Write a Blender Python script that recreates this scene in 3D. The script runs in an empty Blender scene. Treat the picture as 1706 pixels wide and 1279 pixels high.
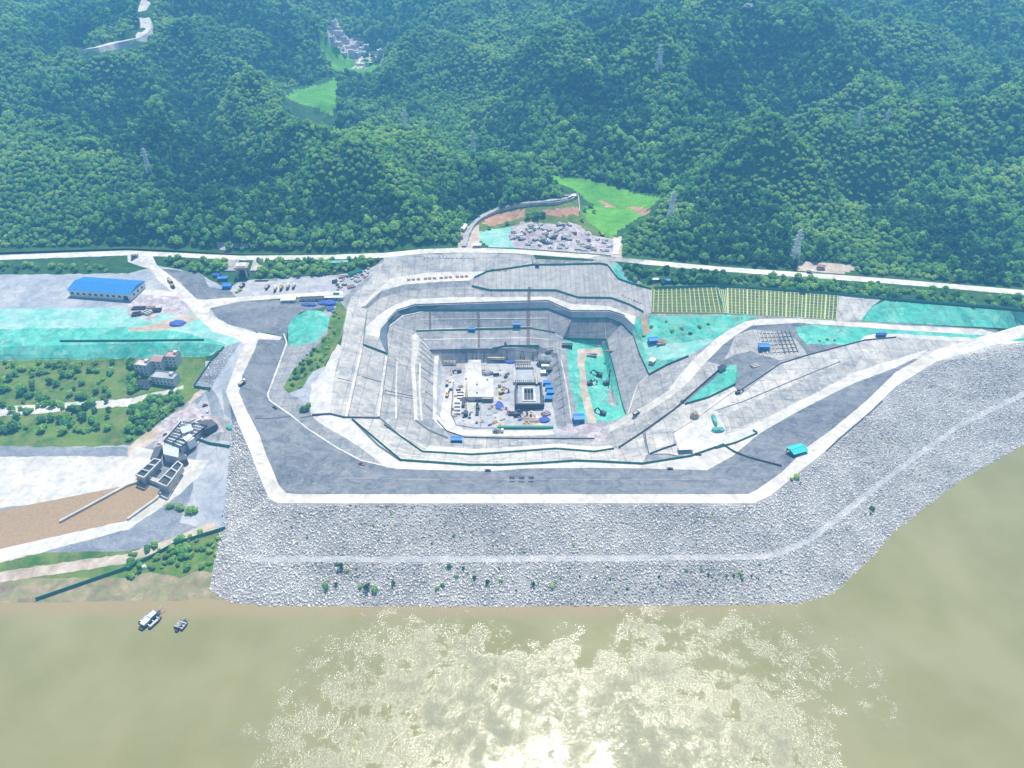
import bpy, bmesh, math, random
import numpy as np
from mathutils import Vector, Matrix, noise
from mathutils.bvhtree import BVHTree
from mathutils.geometry import delaunay_2d_cdt
random.seed(7); rng = np.random.default_rng(7)
SC = bpy.context.scene; COL = SC.collection
R = math.radians

# ------------------------------------------------------------------ camera, light, exposure
CAMH, PITCH, F = 380.0, R(35.0), 1283.0
CX, CY = 853.0, 639.5
cd = bpy.data.cameras.new('camera'); cam = bpy.data.objects.new('camera', cd); COL.objects.link(cam)
cam.location = (0, 0, CAMH); cam.rotation_euler = (R(90) - PITCH, 0, 0)
cd.sensor_width = 36; cd.lens = F / 1706 * 36; cd.clip_end = 9000; cd.clip_start = 5
SC.camera = cam
SUN_EL, SUN_AZ = R(65), R(9)           # azimuth clockwise from +Y
w = bpy.data.worlds.new('World'); SC.world = w; w.use_nodes = True
nt = w.node_tree; sky = nt.nodes.new('ShaderNodeTexSky'); sky.sky_type = 'NISHITA'; sky.sun_disc = False
sky.sun_elevation = SUN_EL; sky.sun_rotation = SUN_AZ; sky.air_density = 1.0; sky.dust_density = 0.6
nt.links.new(sky.outputs[0], nt.nodes['Background'].inputs[0]); nt.nodes['Background'].inputs[1].default_value = 0.115
sl = bpy.data.lights.new('sun', 'SUN'); sun = bpy.data.objects.new('sun', sl); COL.objects.link(sun)
sl.energy = 5.0; sl.angle = R(0.5); sl.color = (1, 0.95, 0.86)
sdir = Vector((math.sin(SUN_AZ) * math.cos(SUN_EL), math.cos(SUN_AZ) * math.cos(SUN_EL), math.sin(SUN_EL)))
sun.rotation_euler = sdir.to_track_quat('Z', 'Y').to_euler(); sun.location = (0, 900, 1500)
SC.view_settings.view_transform = 'Standard'; SC.view_settings.look = 'None'
SC.view_settings.exposure = 0.52; SC.view_settings.gamma = 1
SC.cycles.max_bounces = 4; SC.cycles.diffuse_bounces = 2; SC.cycles.volume_bounces = 0; SC.cycles.transparent_max_bounces = 6
SC.cycles.caustics_reflective = False; SC.cycles.caustics_refractive = False

# ------------------------------------------------------------------ measuring helpers (survey of the place)
sP, cP = math.sin(PITCH), math.cos(PITCH)
def ray(px, py):
    u = (px - CX) / F; v = (py - CY) / F
    return (u, cP - v * sP, -sP - v * cP)
def at(px, py, z):
    d = ray(px, py); t = (z - CAMH) / d[2]
    return (d[0] * t, d[1] * t, z)
def atY(px, py, Y):
    d = ray(px, py); t = Y / d[1]
    return (d[0] * t, Y, CAMH + d[2] * t)
def pix(x, y, z):                       # works on numpy arrays too
    dz = z - CAMH; depth = y * cP - dz * sP; dn = -y * sP - dz * cP
    return CX + F * x / depth, CY + F * dn / depth
def in_poly(px, py, poly):              # numpy point in polygon
    px = np.asarray(px, float); py = np.asarray(py, float); c = np.zeros(px.shape, bool)
    n = len(poly); j = n - 1
    for i in range(n):
        xi, yi = poly[i][:2]; xj, yj = poly[j][:2]
        m = ((yi > py) != (yj > py)) & (px < (xj - xi) * (py - yi) / ((yj - yi) or 1e-9) + xi)
        c ^= m; j = i
    return c

# ------------------------------------------------------------------ materials
def new_mat(name):
    m = bpy.data.materials.new(name); m.use_nodes = True
    return m, m.node_tree, m.node_tree.nodes['Principled BSDF']
def N(nt, t, **k):
    n = nt.nodes.new(t)
    for a, b in k.items():
        if a.startswith('i_'): n.inputs[a[2:].replace('_', ' ')].default_value = b
        else: setattr(n, a, b)
    return n
def pos_node(nt, scale=(1, 1, 1)):
    g = N(nt, 'ShaderNodeNewGeometry'); mp = N(nt, 'ShaderNodeMapping'); mp.inputs['Scale'].default_value = scale
    nt.links.new(g.outputs['Position'], mp.inputs['Vector']); return mp.outputs[0]
def noise_tex(nt, vec, scale, detail=4, rough=.55, dist=0.0):
    n = N(nt, 'ShaderNodeTexNoise'); n.inputs['Scale'].default_value = scale; n.inputs['Detail'].default_value = detail
    n.inputs['Roughness'].default_value = rough; n.inputs['Distortion'].default_value = dist
    nt.links.new(vec, n.inputs['Vector']); return n.outputs['Fac']
def ramp(nt, fac, stops):
    r = N(nt, 'ShaderNodeValToRGB'); e = r.color_ramp.elements
    while len(e) < len(stops): e.new(.5)
    for k, (p, c) in enumerate(stops): e[k].position = p; e[k].color = (*c, 1) if len(c) == 3 else c
    nt.links.new(fac, r.inputs[0]); return r.outputs[0]
def mix(nt, fac, a, b, mode='MIX'):
    m = N(nt, 'ShaderNodeMix', data_type='RGBA', blend_type=mode)
    for s, v in ((0, fac), (6, a), (7, b)):
        if isinstance(v, (int, float)): m.inputs[s].default_value = v
        elif isinstance(v, tuple): m.inputs[s].default_value = (*v, 1)
        else: nt.links.new(v, m.inputs[s])
    return m.outputs[2]
def bump(nt, h, strength, dist, b):
    n = N(nt, 'ShaderNodeBump'); n.inputs['Strength'].default_value = strength; n.inputs['Distance'].default_value = dist
    nt.links.new(h, n.inputs['Height']); nt.links.new(n.outputs[0], b.inputs['Normal'])
def ground_mat(name, c1, c2, c3=None, big=.03, fine=.5, contrast=.12, rough=.9, bmp=.3, bd=.4, stretch=(1, 1, 1), speck=None, sscale=.8, samt=.5, mott=.55, joints=None, track=0):
    m, nt, b = new_mat(name); v = pos_node(nt, stretch)
    f1 = noise_tex(nt, v, big, 5, .6, .4)
    col = ramp(nt, f1, [(.5 - contrast, c1), (.5 + contrast, c2)])
    f2 = noise_tex(nt, v, fine, 6, .7)
    if c3: col = mix(nt, ramp(nt, f2, [(.42, (0, 0, 0)), (.62, (1, 1, 1))]), col, c3)
    else: col = mix(nt, .35, col, ramp(nt, f2, [(.3, (.55, .55, .55)), (.7, (1.0, 1.0, 1.0))]), 'MULTIPLY')
    f4 = noise_tex(nt, pos_node(nt, (1, 1, 1)), .11, 5, .75, .8)
    col = mix(nt, mott, col, ramp(nt, f4, [(.38, (.62, .66, .74)), (.5, (1, 1, 1)), (.62, (1.28, 1.22, 1.18))]), 'MULTIPLY')
    if speck:
        f3 = noise_tex(nt, pos_node(nt), sscale, 3, .8)
        col = mix(nt, ramp(nt, f3, [(.56, (0, 0, 0)), (.66, (samt, samt, samt))]), col, speck)
    if joints:                                # construction joints or net seams, in metres: (length, width, line, darkness)
        L_, W_, t_, dk_ = joints; br = N(nt, 'ShaderNodeTexBrick', offset=0.0, squash=1.0); br.inputs['Scale'].default_value = 1; br.inputs['Brick Width'].default_value = L_; br.inputs['Row Height'].default_value = W_
        br.inputs['Mortar Size'].default_value = t_; br.inputs['Mortar Smooth'].default_value = .3; br.inputs['Color1'].default_value = (1, 1, 1, 1); br.inputs['Color2'].default_value = (.9, .91, .93, 1); br.inputs['Mortar'].default_value = (dk_, dk_, dk_, 1)
        wob = N(nt, 'ShaderNodeVectorMath', operation='ADD'); nz_ = N(nt, 'ShaderNodeTexNoise'); nz_.inputs['Scale'].default_value = .04; nt.links.new(v, nz_.inputs['Vector'])
        sc_ = N(nt, 'ShaderNodeVectorMath', operation='SCALE'); sc_.inputs['Scale'].default_value = 3.0; nt.links.new(nz_.outputs['Color'], sc_.inputs[0]); nt.links.new(pos_node(nt), wob.inputs[0]); nt.links.new(sc_.outputs[0], wob.inputs[1]); nt.links.new(wob.outputs[0], br.inputs['Vector'])
        col = mix(nt, 1.0, col, br.outputs['Color'], 'MULTIPLY')
    if track:                                 # driven-in dirt
        f5 = noise_tex(nt, pos_node(nt), .05, 6, .75, 1.5); col = mix(nt, ramp(nt, f5, [(.45, (0, 0, 0)), (.7, (track, track, track))]), col, (.42, .36, .29))
    nt.links.new(col, b.inputs['Base Color']); b.inputs['Roughness'].default_value = rough
    b.inputs['Specular IOR Level'].default_value = .15
    bump(nt, f2, bmp, bd, b); return m
def plain(name, c, rough=.6, metal=0, var=.15, scale=.6):
    m, nt, b = new_mat(name); v = pos_node(nt); f = noise_tex(nt, v, scale, 5, .6)
    lo = tuple(x * (1 - var) for x in c); hi = tuple(min(1, x * (1 + var)) for x in c)
    nt.links.new(ramp(nt, f, [(.3, lo), (.7, hi)]), b.inputs['Base Color'])
    b.inputs['Roughness'].default_value = rough; b.inputs['Metallic'].default_value = metal
    b.inputs['Specular IOR Level'].default_value = .3
    return m
M = {}
M['road'] = ground_mat('pale_concrete_road', (.64, .62, .565), (.78, .75, .69), big=.02, fine=.3, bmp=.1, mott=.6, track=.9)
M['white'] = ground_mat('bleached_concrete', (.55, .54, .49), (.76, .73, .67), big=.04, fine=.25, bmp=.2, contrast=.2, track=.6)
M['slab'] = ground_mat('sprayed_concrete', (.32, .315, .305), (.50, .475, .435), big=.035, fine=.25, contrast=.2, bmp=.4, joints=(9, 11, .3, .6), mott=.75, speck=(.6, .6, .58), sscale=.12, samt=.5)
M['slabw'] = ground_mat('weathered_sprayed_concrete', (.42, .41, .385), (.64, .605, .54), big=.03, fine=.18, contrast=.2, bmp=.4, joints=(12, 14, .32, .62), mott=.8, speck=(.5, .36, .33), sscale=.06, samt=.25)
M['streak'] = ground_mat('streaked_concrete', (.39, .375, .36), (.53, .50, .46), joints=(4.5, 60, .35, .7), big=.06, fine=.5, contrast=.2, stretch=(1, .12, .12), speck=(.58, .56, .54), sscale=.1, samt=.4)
M['dark'] = ground_mat('dark_gravel', (.125, .14, .165), (.25, .26, .275), mott=.9, big=.02, fine=.9, contrast=.22, bmp=.7, bd=.6, stretch=(.5, 1.4, 1), speck=(.34, .35, .36), sscale=.35, samt=.5)
M['ridge'] = ground_mat('grey_shotcrete', (.26, .265, .28), (.41, .40, .385), big=.04, fine=.4, contrast=.2, bmp=.5, joints=(9, 10, .3, .65), mott=.8)
M['net'] = ground_mat('turquoise_dust_netting', (.045, .40, .29), (.16, .60, .47), big=.04, fine=.25, contrast=.22, bmp=.6, bd=.8, stretch=(1, .6, 1), speck=(.32, .60, .50), sscale=.08, samt=.7, mott=.9, joints=(7, 38, .22, .8), track=.25)
M['netdirty'] = ground_mat('torn_turquoise_netting', (.05, .38, .29), (.13, .55, .42), big=.05, fine=.25, contrast=.2, bmp=.6, speck=(.10, .12, .05), sscale=.035, samt=1.0, mott=.9, joints=(9, 30, .25, .75), track=.5)
M['netpale'] = ground_mat('dusty_turquoise_netting', (.16, .52, .42), (.42, .60, .54), big=.05, fine=.25, contrast=.2, bmp=.5)
M['grass'] = ground_mat('rough_grass', (.045, .13, .02), (.13, .24, .035), (.17, .2, .06), big=.05, fine=.12, bmp=.8, bd=.8)
M['verge'] = ground_mat('dark_undergrowth', (.02, .07, .02), (.04, .12, .03), (.05, .12, .03), big=.05, fine=.12, bmp=1, bd=1)
M['field'] = ground_mat('bright_paddy_field', (.07, .27, .03), (.16, .40, .04), (.12, .33, .03), big=.03, fine=.08, bmp=.4)
M['redsoil'] = ground_mat('red_soil', (.42, .22, .13), (.55, .33, .22), big=.08, fine=.3)
M['tan'] = ground_mat('tan_dirt', (.45, .36, .27), (.62, .53, .43), big=.06, fine=.3)
M['mud'] = ground_mat('brown_mud', (.24, .18, .12), (.38, .29, .20), (.22, .24, .10), big=.07, fine=.15)
M['grit'] = ground_mat('blue_grey_grit', (.20, .23, .28), (.34, .36, .39), big=.05, fine=1.2, contrast=.2, bmp=.9, bd=.8, speck=(.5, .5, .5), sscale=.7, samt=.7)
M['pave'] = ground_mat('grey_paving', (.34, .37, .41), (.46, .47, .48), big=.03, fine=.3)
M['rip'] = ground_mat('stone_rubble_bed', (.34, .33, .32), (.50, .48, .46), big=.04, fine=1, bmp=1, bd=1)
M['bermm'] = ground_mat('fine_pale_gravel', (.40, .40, .41), (.54, .53, .52), big=.08, fine=1.2, bmp=.6)
M['wallblue'] = ground_mat('dark_blue_wall', (.09, .13, .18), (.19, .22, .27), big=.03, fine=.4, contrast=.2, stretch=(1, 1, .3))  # darker and bluer than the shotcrete around it
M['rubble'] = ground_mat('pinkish_rubble', (.42, .36, .36), (.66, .62, .60), (.32, .26, .28), big=.1, fine=.2)
M['canal'] = plain('brown_canal_water', (.36, .25, .14), .25)
M['floor'] = ground_mat('dusty_concrete_floor', (.36, .36, .37), (.55, .53, .50), (.36, .36, .38), big=.07, fine=.12, contrast=.2, speck=(.3, .32, .36), sscale=.1, samt=.5)
M['pinkroof'] = plain('faded_red_roof', (.42, .29, .26), .8)
M['metal'] = plain('galvanised_steel', (.5, .52, .54), .5, .4)
M['blue'] = plain('blue_sheet_roof', (.03, .2, .52), .5, var=.25)
M['blue2'] = plain('royal_blue_sheet', (.05, .10, .36), .7, var=.25)
M['teal'] = plain('teal_sheet_roof', (.03, .5, .46), .6)
M['pylon'] = plain('pale_galvanised_lattice', (.72, .74, .76), .5)
M['wall'] = plain('pale_render', (.6, .6, .58), .8)
M['dkmetal'] = plain('dark_steel', (.05, .055, .07), .5)
M['rail'] = plain('weathered_rail', (.16, .17, .18), .8)
M['glass'] = plain('dark_window', (.04, .06, .08), .2)
M['grnfence'] = plain('green_fence_mesh', (.05, .24, .17), .7)
M['yellow'] = plain('yellow_machine_paint', (.50, .33, .08), .6)
M['red'] = plain('red_paint', (.38, .10, .07), .5)
M['joint'] = plain('dark_joint', (.10, .11, .13), .9)
M['frameY'] = plain('pale_yellow_concrete_rib', (.48, .54, .27), .8)
M['bed'] = ground_mat('planted_bed', (.06, .13, .02), (.14, .21, .035), (.17, .16, .06), big=.08, fine=.3)
M['white_paint'] = plain('white_paint', (.75, .75, .73), .6)

# ------------------------------------------------------------------ object helpers
def tag(o, label=None, cat=None, group=None, kind=None):
    if label: o['label'] = label
    if cat: o['category'] = cat
    if group: o['group'] = group
    if kind: o['kind'] = kind
    return o
def mesh_obj(name, verts, faces, mats, parent=None, midx=None, smooth=False):
    me = bpy.data.meshes.new(name); me.from_pydata([tuple(v) for v in verts], [], faces)
    for m in (mats if isinstance(mats, (list, tuple)) else [mats]): me.materials.append(m)
    if midx is not None: me.polygons.foreach_set('material_index', midx)
    if smooth: me.polygons.foreach_set('use_smooth', [True] * len(me.polygons))
    me.update(); o = bpy.data.objects.new(name, me); COL.objects.link(o)
    if parent: o.parent = parent
    return o
def empty(name, loc, rz=0):
    o = bpy.data.objects.new(name, None); COL.objects.link(o); o.location = loc; o.rotation_euler = (0, 0, rz)
    o.empty_display_size = 2; return o
def structure(name, verts, faces, mats, midx=None, smooth=False, kind='structure'):
    return tag(mesh_obj(name, verts, faces, mats, None, midx, smooth), kind=kind)
class MB:                                # little mesh builder
    def __init__(s): s.v = []; s.f = []
    def add(s, vs, fs):
        n = len(s.v); s.v += [tuple(v) for v in vs]; s.f += [tuple(i + n for i in f) for f in fs]; return s
    def box(s, c, d, rz=0, taper=1.0):
        x, y, z = d[0] / 2, d[1] / 2, d[2] / 2; ca, sa = math.cos(rz), math.sin(rz); vs = []
        for sz, k in ((-1, 1), (1, taper)):
            for sx, sy in ((-1, -1), (1, -1), (1, 1), (-1, 1)):
                a, b = sx * x * k, sy * y * k
                vs.append((c[0] + a * ca - b * sa, c[1] + a * sa + b * ca, c[2] + sz * z))
        return s.add(vs, [(3, 2, 1, 0), (4, 5, 6, 7), (0, 1, 5, 4), (1, 2, 6, 5), (2, 3, 7, 6), (3, 0, 4, 7)])
    def bar(s, a, b, w, h=None):
        a = Vector(a); b = Vector(b); d = (b - a); L = d.length
        if L < 1e-6: return s
        d.normalize(); h = h or w; up = Vector((0, 0, 1)) if abs(d.z) < .95 else Vector((1, 0, 0))
        r = d.cross(up).normalized(); u = r.cross(d).normalized(); vs = []
        for p in (a, b):
            for i, j in ((-1, -1), (1, -1), (1, 1), (-1, 1)): vs.append(p + r * (i * w / 2) + u * (j * h / 2))
        return s.add(vs, [(3, 2, 1, 0), (4, 5, 6, 7), (0, 1, 5, 4), (1, 2, 6, 5), (2, 3, 7, 6), (3, 0, 4, 7)])
    def cyl(s, a, b, r, r2=None, n=10):
        a = Vector(a); b = Vector(b); d = (b - a).normalized(); r2 = r if r2 is None else r2
        up = Vector((0, 0, 1)) if abs(d.z) < .95 else Vector((1, 0, 0)); x = d.cross(up).normalized(); y = x.cross(d)
        vs = [p + (x * math.cos(t) + y * math.sin(t)) * rr for p, rr in ((a, r), (b, r2)) for t in [2 * math.pi * i / n for i in range(n)]]
        fs = [(i, (i + 1) % n, n + (i + 1) % n, n + i) for i in range(n)] + [tuple(range(n))[::-1], tuple(range(n, 2 * n))]
        return s.add(vs, fs)
    def gable(s, L, W, z0, rise, over=.3):  # ridge along x
        x, y = L / 2 + over, W / 2 + over; t = .15
        vs = [(-x, -y, z0), (x, -y, z0), (x, y, z0), (-x, y, z0), (-x, 0, z0 + rise), (x, 0, z0 + rise),
              (-x, -y, z0 - t), (x, -y, z0 - t), (x, y, z0 - t), (-x, y, z0 - t)]
        return s.add(vs, [(0, 1, 5, 4), (2, 3, 4, 5), (0, 4, 3), (1, 2, 5), (6, 7, 1, 0), (7, 8, 2, 1), (8, 9, 3, 2), (9, 6, 0, 3), (9, 8, 7, 6)])
    def build(s, name, mat, parent=None): return mesh_obj(name, s.v, s.f, mat, parent)

# ------------------------------------------------------------------ surveyed height lines: (photo x, photo y, elevation m)
ROAD_N = [(-900,444,35),(-300,434,35),(213,416,36),(300,420,36),(400,425,37),(560,424,38),(640,421,39),(700,415,40),(780,412,40),(860,415,40),(1000,425,40),(1100,435,40),(1200,444,40),(1300,451,40),(1400,458,40),(1493,465,40),(1706,483,40),(2300,530,40)]
ROAD_S = [(-900,453,35),(-300,443,35),(213,425,36),(300,428,36),(400,433,37),(560,431.5,38),(640,429,39),(700,422.5,40),(780,420,40),(860,422,40),(1000,432.5,40),(1100,442.5,40),(1200,451.5,40),(1300,459,40),(1400,466,40),(1493,473,40),(1706,491,40),(2300,540,40)]
WATERLINE = [(-900,1015),(-200,1005),(120,1003),(213,1000),(300,1001),(345,996),(385,1003),(440,1008),(853,1009),(1200,1007),(1330,1004),(1390,986),(1450,928),(1493,880),(1600,800),(1706,740),(2300,640)]
CREST_OUT = [(410,566,26),(395,600,25),(376,653,24),(395,701,24),(419,757,24),(439,810,24),(449,831,24),(463,838,24),(640,838,24),(850,838,24),(1050,838,24),(1256,838,24),(1284,825,24),(1375,751,24),(1395,731,24),(1448,686,24),(1493,643,24),(1560,602,24),(1706,560,24),(2300,600,24)]
CREST_IN = [(432,560,26),(424,583,25.5),(404,625,24),(398,653,24),(412,686,24),(432,724,24),(444,759,24),(456,787,24),(465,809,24),(477,821,24),(495,823,24),(640,823,24),(850,823,24),(1050,823,24),(1246,823,24),(1262,815,24),(1302,787,24),(1343,746,24),(1385,716,24),(1443,668,24),(1493,619,24),(1560,582,24),(1706,540,24),(2300,580,24)]
Ll = [
 [(x, y, 0) for x, y in WATERLINE],
 [(-900,1090,-8),(213,1090,-8),(853,1090,-8),(1330,1085,-8),(1450,1040,-8),(1560,940,-8),(1750,850,-8),(2300,740,-8)],
 CREST_OUT, CREST_IN, ROAD_S, ROAD_N,
 # riprap berm
 [(372,920,8),(420,937,10.5),(640,936,10.5),(853,936,10.5),(1050,935,10.5),(1285,931,10.5),(1350,905,10.5),(1420,850,10.5),(1493,790,10.5),(1600,712,10.5),(1706,660,10.5),(2300,620,10.5)],
 [(374,905,8.5),(430,926,11),(640,926,11),(853,925,11),(1050,925,11),(1280,921,11),(1345,896,11),(1415,840,11),(1493,777,11),(1600,702,11),(1706,650,11),(2300,612,11)],
 # left foot of rock slope
 [(386,700,16),(384,740,13),(376,830,9),(366,890,6),(353,955,2)],
 # lower left ground
 [(-900,760,12),(100,740,10),(213,740,9),(250,735,10),(330,655,15),(350,640,16)],
 [(345,660,15),(362,735,12),(345,800,8),(300,850,6.5),(213,868,5.5),(-300,880,5)],
 [(-300,930,5),(213,925,4.5),(300,898,5.5),(360,884,6)],
 [(-300,965,2),(213,960,2),(300,950,2.2),(345,930,3)],
 [(370,655,21),(374,690,18),(366,735,13)],
 [(-900,622,19),(213,602,19),(320,600,19),(213,655,15),(300,650,15)],
 # net slope below left platform
 [(-900,600,27),(213,572,27),(330,570,27),(372,575,26.5)],
 [(-900,614,20),(213,596,20),(345,593,20)],
 [(372,580,26),(352,600,21),(326,642,16)],
 [(397,570,26.5),(380,600,25),(352,645,20),(362,660,22)],
 # left platform
 [(-900,490,30),(213,475,30),(250,500,29),(300,490,30),(360,505,29)],
 [(-900,540,28),(213,525,28),(290,535,28),(360,555,27.5)],
 [(213,445,31),(262,442,32),(330,455,31),(400,462,30),(470,464,30),(560,461,30),(612,450,32)],
 [(400,495,29),(480,490,29),(560,484,29),(590,490,29)],
 [(350,508,29),(335,520,28.5),(380,545,27.5),(430,556,26.5),(468,566,25)],
 [(390,520,31),(440,512,32),(500,510,31),(545,505,30)],
 # drain line inside left crest slope
 [(473,556,24),(478,572,21),(462,615,18),(446,657,17),(449,667,16.5),(485,692,16),(512,714,16),(563,747,15),(601,767,14.5),(643,776,14)],
 [(562,500,29),(545,545,28),(520,575,24),(495,620,20),(475,652,18),(500,664,17.5)],
 [(578,516,29),(568,576,26),(557,625,22),(549,690,18)],
 # toe of inner bank, white strip
 [(575,696,17),(586,698,16),(610,718,15.5),(668,767,14),(782,775,14),(837,775,14),(900,772,14),(958,768,14),(990,769,14),(1070,773,14),(1151,760,15),(1191,746,15.5),(1259,726,17)],
 [(643,778,14),(661,781,14),(736,783,14),(812,785,14),(875,780,14),(990,779,14),(1070,780,14),(1178,783,14),(1221,759,15),(1267,721,17),(1322,689,18),(1372,663,20),(1423,638,21),(1493,612,23),(1530,594,23.5)],
 [(1191,744,15.5),(1234,716,17),(1272,699,18),(1322,673,18.5),(1372,648,20),(1423,620,21),(1493,598,23),(1545,582,24)],
 # mid bank of inner dam face
 [(560,765,18.5),(620,797,19),(853,797,19),(1190,799,19),(1300,740,20),(1400,670,22)],
 # terrace A (north, upper)
 [(615,500,29),(633,481,29),(653,463,29),(711,454,29),(777,452,29),(812,452,29.5),(850,447,32),(888,441,34),(925,441,34),(1000,439,34),(1012,441,34),(1030,465,31.5),(1050,472,31),(1087,480,32)],
 [(610,508,28),(636,484,28),(676,473.5,28),(736,469,28),(782,467,28)],
 [(612,514,25),(631,498,24.5),(666,486,24.5),(711,481,24.5),(752,478,24.5),(784,477,24.5),(817,484,24.2),(925,484,24.2),(963,496,24),(1018,497,24),(1049,508,24),(1074,521,24)],
 [(608,545,22.8),(625,530,22),(643,516,21.2),(661,506,21),(686,498,21),(749,495,21),(918,494,21),(951,506,21),(990,508,21),(1016,510,21),(1041,521,21),(1066,528,21)],
 [(645,590,19),(625,563,20.5),(628,545,20.5),(646,534,20.5),(661,518,20.5),(691,509,20.5),(812,505,20.5),(913,502,20.5),(951,519,20.5),(1016,519,20.5),(1041,527,20.5),(1056,541,20.5)],
 # terrace B
 [(647,592,13),(645,560,15),(650,539,16),(671,523,16),(701,517,16),(794,517,16),(913,515,16),(953,531,16),(1013,531,16),(1036,540,16),(1054,559,15.5),(1065,590,14),(1081,624,12)],
 [(612,514,25),(606,545,23),(605,575,21),(593,634,18),(579,695,16.5)],
 [(647,592,13),(640,640,10),(633,697,7),(640,708,6),(704,753,4),(787,758,4),(832,755,4),(925,748,4),(990,753,4),(1025,748,4.6),(1070,721,7),(1123,683,12),(1193,620,20)],
 # terrace C
 [(686,609,3),(691,554,6),(794,551,4),(885,549,4),(925,556,4),(938,564,4)],
 [(686,609,3),(690,650,1),(692,700,-1),(705,706,-2),(746,729,-4),(812,732,-4),(900,732,-4),(990,735,-3),(1010,735,-2)],
 # terrace D
 [(722,640,-5),(724,600,-3),(716,583,.5),(812,581,.5),(900,577,.5)],
 [(722,640,-5),(721,697,-6),(735,712,-8),(760,724,-9),(860,726,-9),(960,722,-8)],
 [(737,606,-10),(733,695,-10),(768,716,-10),(860,718,-10),(905,716,-10),(928,713,-9)],
 [(737,606,-10),(812,604,-10),(895,602,-10),(906,608,-10),(925,700,-9)],
 # ridge east of the floor and green pit
 [(938,564,4),(930,590,2),(938,630,-1),(950,690,-5)],
 [(942,568,4),(950,600,-1),(960,690,-6)],
 [(942,579,-5),(1003,578,-5),(1012,620,-6),(1022,672,-6),(1010,700,-5),(965,702,-6)],
 [(942,566,4.5),(1010,567,4.5),(1024,620,1.5),(1036,672,-2),(1042,690,-3.5)],
 # ramp
 [(2300,640,30),(1706,552,30),(1493,541,29),(1330,530,28),(1265,531,27),(1240,536,26),(1215,549,24.5),(1190,566,22.5),(1162,592,20),(1134,622,16.5),(1114,650,13),(1081,672,8),(1021,705,-2),(1001,716,-4)],
 [(2300,650,30),(1706,562,30),(1493,549,29),(1330,537.5,28),(1253,542,26.5),(1227,557,24.5),(1204,575,22.5),(1177,602,20),(1144,639,16),(1119,660,12),(1088,680,7.5),(1041,705,-1),(1010,723,-4)],
 [(1081,624,12),(1110,608,15),(1147,593,18.5),(1165,582,20.5)],
 [(1062,640,6),(1045,690,-2.5)],
 [(1062,530,20),(1072,570,18),(1130,588,18)],
 [(1075,523,24),(1160,523,24.5),(1240,524,27),(1330,527,28.3)],
 [(1085,522,24.5),(1091,481,32.5),(1195,477,34.5),(1300,484,35),(1400,491,36),(1490,499,37),(1706,515,37),(2300,560,37)],
 # right hand benches
 [(1200,618,20.5),(1226,630,21),(1250,618,22),(1300,600,23.5),(1345,590,25.5),(1440,566,27),(1493,563,27.5),(1706,575,27)],
 [(1220,575,21),(1260,600,20),(1240,635,20.5)],
 [(1195,683,19),(1240,665,20),(1320,632,23),(1400,600,25),(1493,575,26.5)],
 [(1081,757,13.5),(1075,722,10),(1127,690,14),(1225,642,20)],
]
vid = {}; V2 = []; VZ = []; E2 = []
def addv(p, z):
    k = (round(p[0], 2), round(p[1], 2))
    if k not in vid: vid[k] = len(V2); V2.append(Vector((k[0], k[1]))); VZ.append(z)
    return vid[k]
for ln in Ll:
    pr = None
    for q in ln:
        x, y, z = at(*q); i = addv((x, y), z)
        if pr is not None and pr != i: E2.append((pr, i))
        pr = i
def cdt(V, VZ, E, zf=None):
    vo, eo, fo, ov, oe, of = delaunay_2d_cdt(V, E, [], 0, 1e-4)
    z = []
    for k, v in enumerate(vo):
        if ov[k]: z.append(VZ[ov[k][0]])
        else: z.append(None)
    for k, es in enumerate(eo):                     # crossing points take the height of the line they lie on
        for vi in es:
            if z[vi] is None and oe[k]:
                for i in oe[k]:
                    if i < len(E):
                        a, b = E[i]; A, B = V[a], V[b]; L = (B - A).length_squared
                        t = (vo[vi] - A).dot(B - A) / L if L else 0
                        z[vi] = VZ[a] * (1 - t) + VZ[b] * t; break
    z = [0 if q is None else q for q in z]
    return vo, z, fo
vo, vz, fo = cdt(V2, VZ, E2)
tin_v = [(v[0], v[1], z) for v, z in zip(vo, vz)]
TIN = BVHTree.FromPolygons(tin_v, [tuple(f) for f in fo])
def drape(px, py, tin=None):
    d = Vector(ray(px, py)).normalized()
    h = (tin or TIN).ray_cast(Vector((0, 0, CAMH)), d)[0]
    return h if h else Vector(at(px, py, 20))
def zat(x, y, tin=None):
    h = (tin or TIN).ray_cast(Vector((x, y, 900)), Vector((0, 0, -1)))[0]
    return h.z if h else 0.0
def resample(pts, step, closed=False):
    out = []; n = len(pts); m = n if closed else n - 1
    for i in range(m):
        a = pts[i]; b = pts[(i + 1) % n]; L = math.hypot(b[0] - a[0], b[1] - a[1]); k = max(1, int(L / step))
        for j in range(k): out.append(tuple(a[c] + (b[c] - a[c]) * j / k for c in range(len(a))))
    if not closed: out.append(tuple(pts[-1]))
    return out

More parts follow.
